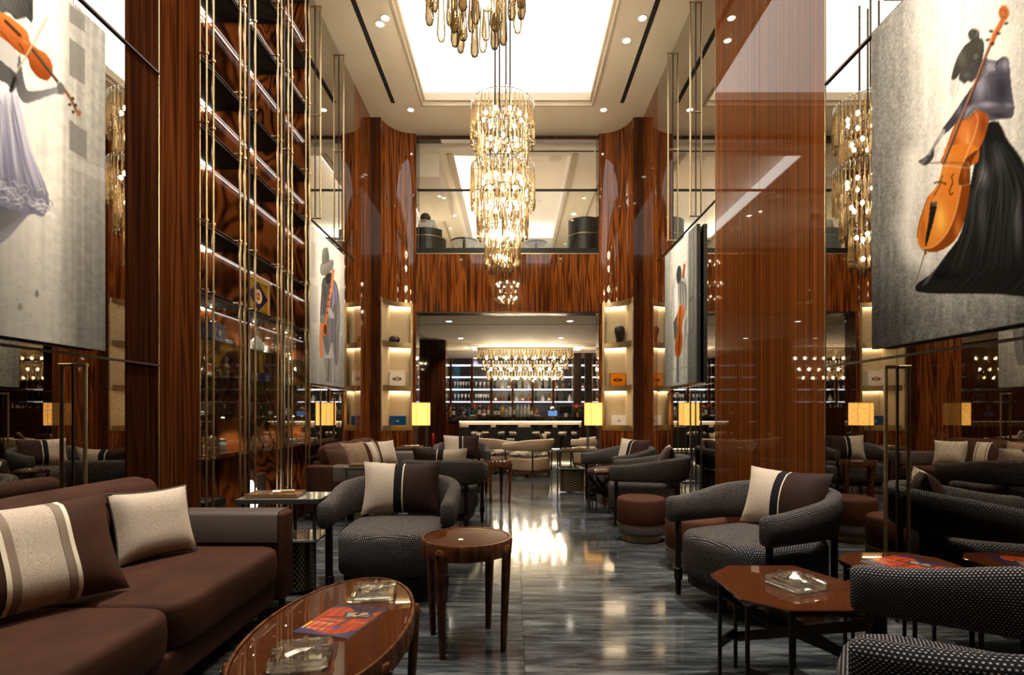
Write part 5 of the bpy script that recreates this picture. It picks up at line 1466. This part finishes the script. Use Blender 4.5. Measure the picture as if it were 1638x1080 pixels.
wgm = MB().lathe(wg, 14).mesh('wine_glass', M['stemware'], 50)
for row, bay, n in ((1, 2, 5), (1, 3, 6), (2, 2, 6), (2, 3, 4), (1, 1, 4), (2, 1, 4)):
    x0, x1 = POSTS[bay]+.12, POSTS[bay+1]-.10
    for i in range(n):
        o = inst(wgm, 'wine_glass', None, (x0+(x1-x0)*i/(n-1), BY+.10, SHZ[row-1]+.001), None, (.98,.98,1.15))
        w_ = 'in the %s row of glasses on the %s back bar shelf' % (('first','second','third')[bay-1], 'lowest' if row == 1 else 'second')
        tag(o, 'clear stemmed glass ' + w_, 'glass', 'stemware ' + w_)
def poinsettia(px, label):
    d = 14.74; t = thing('potted_poinsettia', label, 'plant', (px_x(px, d), d, CT), 0, 'poinsettias on the bar')
    MB().lathe([(.05,0),(.065,.10),(.07,.105),(.06,.11)], 16).build('pot', M['tan'], t, 40)
    rg = random.Random(px)
    for i in range(26):
        red = i < 13
        a = rg.uniform(0, 2*PI); rr = rg.uniform(.03, .14); z = rg.uniform(.27, .34) if red else rg.uniform(.14, .27)
        m = MB().add([(0,0,0),(.02,.045,.01),(0,.11,-.01),(-.02,.045,.01),(0,.05,.018)], [(0,1,4),(1,2,4),(2,3,4),(3,0,4),(0,3,2,1)])
        m.build('petal' if red else 'leaf', M['petal' if red else 'leaf'], t, None, (rr*.4*math.cos(a), rr*.4*math.sin(a), z), (rg.uniform(-.5,.3), 0, a-PI/2))
    for i in range(5):
        a = i*1.25; MB().cyl((0,0,.10), (.05*math.cos(a), .05*math.sin(a), .28), .005, n=6).build('stem', M['leaf'], t)
poinsettia(763, 'red poinsettia in a pot among the bottles at the left of the bar')
poinsettia(926, 'red poinsettia in a pot beside the till at the right of the bar')
d = 14.65
t = thing('till_monitor', 'black till monitor on the right of the bar counter', 'monitor', (px_x(905, d), d, CT))
bx('screen_back', M['black_metal'], t, -.17, .17, 0, .03, .08, .30, .006); bx('foot', M['black_metal'], t, -.06, .06, -.02, .1, 0, .02); bx('neck', M['black_metal'], t, -.02, .02, .03, .05, .02, .12)
bx('receipt', M['paper'], t, -.04, .04, -.05, -.046, .0, .10)
t = thing('blue_lit_display', 'small blue-lit display box beside the till', 'display', (px_x(884, d), d, CT))
bx('housing', M['grey_metal'], t, -.13, .13, 0, .12, 0, .16, .006); bx('lit_face', M['screen'], t, -.12, .12, -.004, -.001, .02, .15)
MB().sphere((0,.05,.22), .06, 14, 8).build('dome', M['paper'], t, 180)
t = thing('punch_bowl', 'wide silver punch bowl on a foot at the left of the bar counter', 'bowl', (px_x(741, d), d, CT))
MB().lathe([(.07,0),(.075,.01),(.03,.03),(.025,.08),(.10,.12),(.17,.19),(.20,.25),(.195,.25),(.16,.19),(.001,.13)], 28).build('silver_bowl', M['chrome'], t, 50)
MB().tube([(.17,0,.22),(.24,0,.26),(.25,0,.33),(.22,0,.36)], .012, 6).build('handle', M['brass'], t, 60)
bottle('tall', 'bottle_blue', '', (px_x(752, d), d-.28, CT), 'in front of the silver bowl on the bar', .8)
t = thing('fire_extinguisher', 'red fire extinguisher hanging on the dark column left of the bar', 'extinguisher', (px_x(692.5, 13.0), 13.0, .35))
t.scale = (.75, .75, .75)
MB().lathe([(.05,0),(.06,.01),(.06,.33),(.045,.38),(.02,.40),(.02,.43)], 18).build('cylinder', M['red'], t, 50)
bx('valve', M['black_metal'], t, -.02, .05, -.02, .02, .43, .47); MB().tube([(.04,0,.44),(.08,0,.36),(.065,0,.2)], .009, 6).build('hose', M['black_metal'], t, 60); bx('bracket', M['black_metal'], t, -.03, .03, .055, .099, .15, .25)

# cream tub chairs in front of the bar
CB = band_mesh(.37, -.30, .37, .36, .04, .465, .60, .675, .05).mesh('arm_band', M['cream_leather'], 180, 'own')
CSB = seat_mesh(.31, .31, .10, .34, .02, -.02).mesh('seat_body', M['cream_leather'], 180, 'box')
CSC = seat_mesh(.30, .29, .34, .43, .02, -.03).mesh('seat_cushion', M['floral'], 180, 'box')
def tub(loc, rz, label):
    t = thing('tub_chair', label, 'armchair', (loc[0], loc[1], 0), rz, 'cream tub chairs by the bar')
    inst(CB, 'arm_band', t); inst(CSB, 'seat_body', t); inst(CSC, 'seat_cushion', t)
    MB().prism(sup(.33, .33, 40, 4, 0, -.02), .06, .10).build('base_frame', M['walnut'], t, 40)
    for x, y in ((-.27,-.28),(.27,-.28),(-.25,.24),(.25,.24)):
        MB().cyl((x*1.08,y*1.08,0), (x,y,.07), .02, .026, 8).build('foot', M['walnut'], t, 40)
        MB().cyl((x*1.18, y*1.12, .08), (x*1.22, y*1.14, .47), .013, n=8).build('strap', M['black_metal'], t, 40)
    return t
TB = [((.30, 9.98), R(-128), 'cream tub chair right of the little bar table, turned to the left'), ((-.42, 10.45), R(128), 'cream tub chair left of the little bar table, turned to the right'), ((1.62, 11.4), R(-110), 'cream tub chair behind the right floor lamp')]
for a in TB: tub(*a)
for i, (loc, rz, lab) in enumerate(TB):
    c = chair_pillow(None, rz, (loc[0], loc[1]), 'pale ribboned cushion in the ' + lab.split(',')[0], 0, 14, 0, i == 1, .46, .34)
    c['group'] = 'cushions in the cream tub chairs'
t = thing('pedestal_table', 'little black pedestal table with glasses between the two cream chairs', 'table', (-.08, 10.7, 0))
MB().lathe([(.17,0),(.18,.012),(.03,.03),(.025,.52),(.22,.53),(.225,.545),(.22,.55)], 28).build('pedestal', M['black_metal'], t, 40)
for i in range(3):
    o = inst(wgm, 'tumbler', None, (-.12+.05*i, 10.66+.03*(i % 2), .552), None, (.8,.8,.45)); tag(o, 'low clear tumbler on the little black pedestal table', 'glass', 'tumblers on the little table')

# ------------------------------------------------------------------ balcony furniture and guest
FZ = 3.851
def barrel(loc, rz, label, h=.82, r_=.30):
    t = thing('barrel_chair', label, 'armchair', (loc[0], loc[1], FZ), rz, 'black balcony chairs')
    def shell(z0, z1, a0, a1, ri, ro, nm, mt):
        n = 20; a = [R(a0+(a1-a0)*k/n) for k in range(n+1)]
        MB().prism([(ro*math.cos(q), ro*math.sin(q)) for q in a] + [(ri*math.cos(q), ri*math.sin(q)) for q in a[::-1]], z0, z1).build(nm, mt, t, 40)
    shell(.10, .58, -20, 200, r_-.05, r_, 'shell', M['black_leather']); shell(.60, h, 30, 150, r_-.045, r_+.005, 'headrest', M['black_leather']); shell(.58, .60, -20, 200, r_-.045, r_+.006, 'brass_line', M['brass_satin'])
    MB().lathe([(r_-.07,.10),(r_-.06,.12),(r_-.06,.40),(r_-.10,.44),(.01,.45)], 24).build('seat', M['black_leather'], t, 40)
    for k in range(4):
        a = R(45+90*k); MB().cyl((.2*math.cos(a), .2*math.sin(a), 0), (.2*math.cos(a), .2*math.sin(a), .11), .015, n=8).build('leg', M['black_metal'], t, 40)
barrel((-1.66, 10.42), R(178), 'black barrel chair with a guest seated in it, left behind the balcony glass', .73, .36)
barrel((1.33, 10.25), R(165), 'high black barrel chair right behind the balcony glass', .88, .32)
def balc_table(loc, r_, label):
    t = thing('cafe_table', label, 'table', (loc[0], loc[1], FZ), 0, 'balcony cafe tables')
    MB().lathe([(r_-.01,.70),(r_,.71),(r_,.73),(r_-.01,.735)], 32).build('table_top', M['black_leather'], t, 40)
    MB().lathe([(.16,0),(.16,.015),(.03,.03),(.025,.70)], 20).build('pedestal', M['black_metal'], t, 40)
balc_table((-1.00, 10.9), .27, 'round black cafe table beside the seated guest on the balcony')
balc_table((.45, 11.0), .22, 'round black cafe table right of the chandelier on the balcony')
# guest: body as one skinned figure, clothing over it
def skinned(name, joints, edges, mat, parent, root=0, sub=2):
    me = bpy.data.meshes.new(name); me.from_pydata([j[0] for j in joints], edges, []); me.materials.append(mat)
    o = inst(me, name, parent)
    md = o.modifiers.new('skin', 'SKIN'); me.skin_vertices[0].data if me.skin_vertices else None
    if not me.skin_vertices: 
        bpy.context.view_layer.objects.active = o; bpy.ops.object.select_all(action='DESELECT'); o.select_set(True); bpy.ops.mesh.customdata_skin_add()
    for i, j in enumerate(joints):
        sv = me.skin_vertices[0].data[i]; rr = j[1] if isinstance(j[1], tuple) else (j[1], j[1]); sv.radius = rr; sv.use_root = (i == root)
    s_ = o.modifiers.new('sub', 'SUBSURF'); s_.levels = sub; s_.render_levels = sub
    md.use_smooth_shade = True
    return o
p = thing('person', 'person in a white shirt seated on the balcony with the back to the room', 'person', (-1.74, 10.52, FZ+.085))
J = [((0,0,.50),(.13,.09)), ((0,-.01,.66),(.12,.08)), ((0,.01,.84),(.12,.07)), ((0,.06,.91),(.06,.05)), ((0,.11,.94),.055), ((0,.19,.97),(.075,.09)), ((0,.22,1.04),(.07,.085)),
     ((.17,.02,.89),.05), ((.24,.06,.66),.042), ((.20,.28,.62),.036), ((.17,.36,.63),.028), ((-.17,.02,.89),.05), ((-.24,.06,.66),.042), ((-.20,.28,.62),.036), ((-.17,.36,.63),.028),
     ((.10,.06,.50),.085), ((.11,.42,.50),.065), ((.11,.42,.09),.045), ((.11,.52,.05),.035), ((-.10,.06,.50),.085), ((-.11,.42,.50),.065), ((-.11,.42,.09),.045), ((-.11,.52,.05),.035)]
EJ = [(0,1),(1,2),(2,3),(3,4),(4,5),(5,6),(2,7),(7,8),(8,9),(9,10),(2,11),(11,12),(12,13),(13,14),(0,15),(15,16),(16,17),(17,18),(0,19),(19,20),(20,21),(21,22)]
skinned('body', J, EJ, M['skin'], p)
k_ = [0,1,2,3,7,8,9,11,12,13]; mp_ = {a: i for i, a in enumerate(k_)}
gr = lambda r_, f: tuple(q*f for q in r_) if isinstance(r_, tuple) else r_*f
skinned('shirt', [(J[i][0], gr(J[i][1], 1.5)) for i in k_], [(mp_[a], mp_[b_]) for a, b_ in EJ if a in mp_ and b_ in mp_], M['shirt'], p)
k_ = [0,15,16,17,19,20,21]; mp_ = {a: i for i, a in enumerate(k_)}
skinned('trousers', [(J[i][0], gr(J[i][1], 1.12)) for i in k_], [(mp_[a], mp_[b_]) for a, b_ in EJ if a in mp_ and b_ in mp_], M['navy'], p)
MB().sphere((0,.185,1.035), .105, 16, 10, 1.0).build('hair', M['hair'], p, 180)

# ------------------------------------------------------------------ things on the niche shelves
def emblem(c, bg, ring, core, wd, ht):
    c.img = np.ones((c.h, c.w, 3))*np.array(bg)
    c.line([(-wd*.44,-ht*.42),(wd*.44,-ht*.42),(wd*.44,ht*.42),(-wd*.44,ht*.42),(-wd*.44,-ht*.42)], 5, ring, .8)
    for i in range(9):
        a = PI*i/8; c.ell(-wd*.20*math.cos(a)*1.2, -ht*.07*math.sin(a)+ht*.03, wd*.05, ht*.06, ring, .9)
        c.ell(-wd*.20*math.cos(a)*1.2, ht*.07*math.sin(a)+ht*.03, wd*.045, ht*.05, ring, .9)
    c.ell(0, 0, wd*.12, ht*.14, core); c.ell(0, 0, wd*.07, ht*.09, bg); c.ell(0, 0, wd*.045, ht*.06, core)
    return c
def print_plate(parent, name, wd, ht, x, y, z, fn, axis='y', n=46, mat='print'):
    """flat print facing -y (axis y) or +x (axis x), centred at x,y with its base at z."""
    k = int(n*wd/ht); U = np.ones((n,1))*np.linspace(-wd/2, wd/2, k)[None]; V = np.linspace(ht/2, -ht/2, n)[:,None]*np.ones((1,k))
    c = Canvas(U*1000, -V*1000); fn(c)
    P3 = np.stack([x+U, np.full_like(U, y), z+ht/2+V], -1) if axis == 'y' else np.stack([np.full_like(U, x), y+U, z+ht/2+V], -1)
    return colour_grid(name, M[mat], parent, P3, c.img, flip=True)
def niche_box(x, z, wd, ht, mat, label, fn, cat='box'):
    t = thing('cigar_box', label, cat, (x, 9.355, z), 0, 'cigar boxes in the niches')
    MB().cbox(-wd/2, wd/2, -.045, .045, 0, ht*.72, .003).build('body', mat, t)
    MB().cbox(-wd/2, wd/2, -.045, .045, ht*.725, ht, .003).build('lid', mat, t)
    if fn: print_plate(t, 'printed_face', wd*.96, ht*.96, 0, -.0462, ht*.02, fn)
    return t
N0, N1, N2 = NZ0+.041, LEVELS_[1]+.041, LEVELS_[2]+.041
niche_box(-2.0, N1, .27, .27, M['white'], 'white cigar box with an ornate bronze emblem in the left niche', lambda c: emblem(c, (.93,.90,.86), (.45,.28,.18), (.62,.38,.2), 270, 270))
def plate_mark(bg, fg):
    def f(c):
        c.img = np.ones((c.h, c.w, 3))*np.array(bg); c.poly([(-28,4),(28,4),(28,16),(-28,16)], fg); c.ell(0, -14, 9, 8, fg)
    return f
niche_box(-1.99, N0, .27, .165, M['blue_box'], 'blue lacquered cigar box in the bottom of the left niche', plate_mark((.03,.27,.47), (.75,.66,.40)))
niche_box(1.78, N1, .27, .23, M['tan'], 'orange cigar box with a dark crest in the right niche', lambda c: emblem(c, (.90,.52,.08), (.20,.14,.08), (.45,.08,.06), 270, 230))
niche_box(1.80, N0, .25, .175, M['white'], 'plain white box with a small gold plate in the bottom of the right niche', plate_mark((.93,.92,.90), (.30,.25,.15)))
t = thing('ribbed_bowl', 'black ribbed round bowl in the top of the left niche', 'bowl', (-2.045, 9.31, N2))
m = MB(); rs = []
for z, r_ in ((0,.05),(.02,.075),(.06,.09),(.10,.08),(.125,.05),(.13,.01)):
    rs.append([((r_*(1+.06*math.cos(9*2*PI*k/54)))*math.cos(2*PI*k/54), (r_*(1+.06*math.cos(9*2*PI*k/54)))*math.sin(2*PI*k/54), z) for k in range(54)])
m.rings(rs).build('bowl_body', M['black_leather'], t, 180)
t = thing('vase', 'glossy black lobed vase in the top of the right niche', 'vase', (1.81, 9.31, N2))
m = MB(); rs = []
for z, r_ in ((0,.05),(.08,.058),(.16,.078),(.21,.088),(.26,.085),(.29,.065),(.305,.03)):
    rs.append([((r_*(1+.07*math.cos(7*2*PI*k/56)))*math.cos(2*PI*k/56), (r_*(1+.07*math.cos(7*2*PI*k/56)))*math.sin(2*PI*k/56), z) for k in range(56)])
m.rings(rs).build('vase_body', M['black_leather'], t, 180)

# ------------------------------------------------------------------ things in the display cabinet
t = thing('framed_print', 'framed gold and navy emblem print standing on the cabinet shelf', 'picture', (0,0,0))
bx('frame', M['white'], t, -2.452, -2.43, 4.92, 5.42, 2.064, 2.44, .003)
def diamond(c):
    c.img = np.ones((c.h, c.w, 3))*np.array([.86,.74,.46])
    c.poly([(-200,-140),(200,-140),(200,140),(-200,140)], (.62,.48,.14)); c.poly([(-200,0),(0,-138),(200,0),(0,138)], (.12,.10,.26))
    for i in range(30): c.ell(-190+i*13.1, (130 if i % 2 else -130), 7, 9, (.20,.16,.08), .8)
    c.ell(0, 0, 75, 70, (.85,.74,.5)); c.ell(0, 0, 58, 54, (.88,.78,.6)); c.ell(0, 0, 40, 36, (.55,.18,.10)); c.ell(-12, -4, 12, 14, (.9,.75,.5)); c.ell(14, 4, 11, 13, (.85,.65,.4))
    c.line([(-200,-140),(200,-140),(200,140),(-200,140),(-200,-140)], 5, (.15,.12,.10))
print_plate(t, 'emblem_print', .49, .365, -2.4285, 5.17, 2.07, diamond, 'x', 60)
def cab_item(kind, y, z, label, s=1.0, mat=None, x=-2.46):
    z += .0056
    cat = {'box':'box','decanter':'decanter','ashtray':'ashtray','lighter':'lighter','card':'card','jar':'jar','plate':'plate','stand':'stand','humidor':'box','bust':'figurine'}[kind]
    t = thing({'box':'gift_box','decanter':'decanter','ashtray':'glass_ashtray','lighter':'table_lighter','card':'display_card','jar':'glass_jar','plate':'display_plate','stand':'folding_stand','humidor':'humidor','bust':'figurine'}[kind], label, cat, (x, y, z), random.uniform(-.3, .3), 'goods in the glazed cabinet')
    g = lambda k: M[mat or k]
    if kind == 'box':
        MB().cbox(-.08*s,.08*s,-.11*s,.11*s,0,.10*s,.003).build('body', g('navy'), t); MB().cbox(-.082*s,.082*s,-.112*s,.112*s,.10*s,.125*s,.003).build('lid', g('navy'), t); bx('badge', M['chrome'], t, .0805*s, .084*s, -.02*s, .02*s, .04*s, .08*s)
    elif kind == 'humidor':
        MB().cbox(-.10*s,.10*s,-.14*s,.14*s,0,.09*s,.004).build('body', g('darkwood'), t); MB().cbox(-.10*s,.10*s,-.14*s,.14*s,.093*s,.14*s,.004).build('lid', g('darkwood'), t); bx('lock', M['brass'], t, .1*s, .104*s, -.012*s, .012*s, .075*s, .11*s)
    elif kind == 'decanter':
        MB().lathe([(.05*s,0),(.07*s,.02*s),(.072*s,.06*s),(.05*s,.11*s),(.02*s,.15*s),(.018*s,.20*s),(.026*s,.21*s)], 18).build('crystal_body', g('stemware'), t, 30)
        MB().sphere((0,0,.235*s), .024*s, 12, 8).build('stopper', g('stemware'), t, 60)
    elif kind == 'ashtray':
        MB().lathe([(.06*s,0),(.075*s,.005),(.08*s,.035*s),(.06*s,.04*s),(.05*s,.012*s),(.001,.010*s)], 12).build('dish', g('stemware'), t); MB().lathe([(.02*s,.012*s),(.02*s,.016*s)], 8).build('cigar_rest', M['brass'], t)
    elif kind == 'lighter':
        MB().cbox(-.018*s,.018*s,-.025*s,.025*s,0,.06*s,.003).build('case', g('brass'), t); MB().cyl((0,0,.06*s),(0,0,.085*s),.012*s,n=10).build('burner', M['chrome'], t, 40)
    elif kind == 'card':
        MB().cbox(-.004,.004,-.06*s,.06*s,0,.13*s,.001).build('board', g('white'), t); bx('picture', M['label_red'], t, .0042, .005, -.05*s, .05*s, .05*s, .12*s); bx('easel_foot', M['black_metal'], t, -.05, -.004, -.01, .01, 0, .006)
    elif kind == 'jar':
        MB().lathe([(.035*s,0),(.04*s,.005),(.04*s,.09*s),(.034*s,.10*s)], 16).build('body', g('bottle_clear'), t, 40); MB().lathe([(.036*s,.10*s),(.038*s,.105*s),(.038*s,.125*s),(.03*s,.13*s)], 16).build('lid', M['brass'], t, 40)
    elif kind == 'plate':
        MB().lathe([(.01,0),(.09*s,.004),(.12*s,.016),(.118*s,.02),(.085*s,.009),(.001,.006)], 24).rot(Matrix.Rotation(R(72), 4, 'Y')).move(0,0,.115*s).build('dish', g('white'), t, 40); bx('easel', M['black_metal'], t, -.05, .03, -.03, .03, 0, .006)
    elif kind == 'stand':
        for q in (-1, 1): MB().bar((.0, -.10*q, 0), (.0, .10*q, .28), .03, .035).build('crossed_leg', M['tan'], t)
        bx('sling', M['tan'], t, -.06, .06, -.1, .1, .272, .285)
    elif kind == 'bust':
        MB().lathe([(.03*s,0),(.03*s,.02*s),(.012*s,.03*s),(.02*s,.06*s),(.03*s,.09*s),(.012*s,.12*s),(.022*s,.15*s),(.001,.175*s)], 14).build('figure', g('brass'), t, 50); bx('foot', M['black_metal'], t, -.03*s, .03*s, -.03*s, .03*s, -.001, .004)
B1, B2, B3 = 4.03, 4.78, 5.51
Z3, Z2, Z1, Z0 = 1.718, 1.436, 1.12, .820
IT = [('jar', B1+.10, Z3, 'lidded glass jar on the top glass shelf, first bay', 1), ('box', B1+.34, Z3, 'navy gift box with a silver badge on the top glass shelf', 1.1), ('ashtray', B1+.57, Z3, 'glass ashtray on the top glass shelf, first bay', 1),
      ('plate', B2+.18, Z3, 'upright white plate on the top glass shelf, second bay', 1), ('decanter', B2+.42, Z3, 'sparkling crystal decanter on the top glass shelf', 1), ('jar', B2+.6, Z3, 'lidded glass jar on the top glass shelf, second bay', .9),
      ('decanter', B3+.2, Z3, 'small crystal decanter on the top glass shelf, third bay', .8), ('lighter', B3+.42, Z3, 'brass table lighter on the top glass shelf, third bay', 1.2),
      ('card', B1+.12, Z2, 'red and white display card on the second glass shelf', 1), ('card', B1+.36, Z2, 'small display card on the second glass shelf beside the red one', .8), ('lighter', B1+.52, Z2, 'brass table lighter on the second glass shelf, first bay', 1),
      ('bust', B1+.62, Z2, 'brass figurine on the second glass shelf, first bay', 1.1), ('bust', B2+.2, Z2, 'dark figurine on the second glass shelf, second bay', 1.0), ('lighter', B2+.38, Z2, 'black table lighter on the second glass shelf', 1.4), ('box', B2+.54, Z2, 'small dark box on the second glass shelf, second bay', .7),
      ('card', B3+.2, Z2, 'display card on the second glass shelf, third bay', .9), ('jar', B3+.45, Z2, 'lidded glass jar on the second glass shelf, third bay', .9),
      ('ashtray', B1+.16, Z1, 'glass ashtray on the lowest glass shelf, first bay', .9), ('humidor', B1+.46, Z1, 'dark wooden humidor on the lowest glass shelf, first bay', .8), ('decanter', B2+.14, Z1, 'crystal decanter on the lowest glass shelf, second bay', .8),
      ('humidor', B2+.36, Z1, 'dark wooden humidor on the lowest glass shelf, second bay', .8), ('ashtray', B2+.57, Z1, 'glass ashtray on the lowest glass shelf, second bay', 1), ('ashtray', B3+.18, Z1, 'glass ashtray on the lowest glass shelf, third bay', 1), ('lighter', B3+.42, Z1, 'brass table lighter on the lowest glass shelf, third bay', 1.2),
      ('card', B1+.09, Z0, 'white display card on the cabinet floor, first bay', .9), ('lighter', B1+.26, Z0, 'brass table lighter on the cabinet floor, first bay', 1.1), ('bust', B1+.40, Z0, 'brass figurine on the cabinet floor, first bay', .8), ('jar', B1+.56, Z0, 'lidded glass jar on the cabinet floor, first bay', .8),
      ('ashtray', B2+.12, Z0, 'glass ashtray on the cabinet floor, second bay', 1), ('stand', B2+.44, Z0, 'tan folding stand with crossed legs on the cabinet floor', 1), ('humidor', B3+.2, Z0, 'dark humidor on the cabinet floor, third bay', .8), ('ashtray', B3+.48, Z0, 'glass ashtray on the cabinet floor, third bay', .9)]
for a in IT: cab_item(*a[:4], s=a[4])
# open shelf under the glazing
t = thing('table_lamp', 'glowing white tapered lamp in the open shelf of the cabinet', 'lamp', (-2.46, 4.98, .221))
m = MB(); rs = []
for z, a, b_ in ((.02,.08,.10),(.10,.095,.13),(.22,.08,.11),(.30,.05,.075)): rs.append([(x,y,z) for x,y in sup(a,b_,28,3)])
m.rings(rs).build('lamp_body', E('white_lamp_glow', (1,.93,.85), 2.2), t, 60); bx('lamp_foot', M['black_metal'], t, -.06, .06, -.05, .05, 0, .02)
t = thing('leather_panel', 'curved tan leather panel leaning in the open shelf of the cabinet', 'panel', (-2.45, 5.28, .221))
MB().prism([(-.02,-.10),(.0,-.105),(.02,0),(.0,.105),(-.02,.10),(.0,0)], 0, .33).build('panel_body', M['leather'], t, 40); bx('edge_strip', M['brass_satin'], t, -.004, .004, -.1, .1, .33, .335)
t = thing('humidor', 'black humidor in the open shelf of the first cabinet bay', 'box', (-2.48, 4.35, .221))
MB().cbox(-.10,.10,-.15,.15,0,.17,.004).build('body', M['black_leather'], t); MB().cbox(-.10,.10,-.15,.15,.174,.23,.004).build('lid', M['black_leather'], t); bx('lock', M['chrome'], t, .1, .104, -.015, .015, .15, .19)
for i, (y, c_) in enumerate(((5.62, 'label_red'), (5.72, 'bottle_yellow'), (5.83, 'tan'))):
    t = thing('gift_box', 'standing %s packet in the open shelf of the third cabinet bay' % ('red','yellow','tan')[i], 'box', (-2.46, y, .221))
    MB().cbox(-.03,.03,-.042,.042,0,.17-.02*i,.002).build('carton', M[c_], t); bx('carton_label', M['label_white'], t, .0302, .031, -.03, .03, .05, .10)
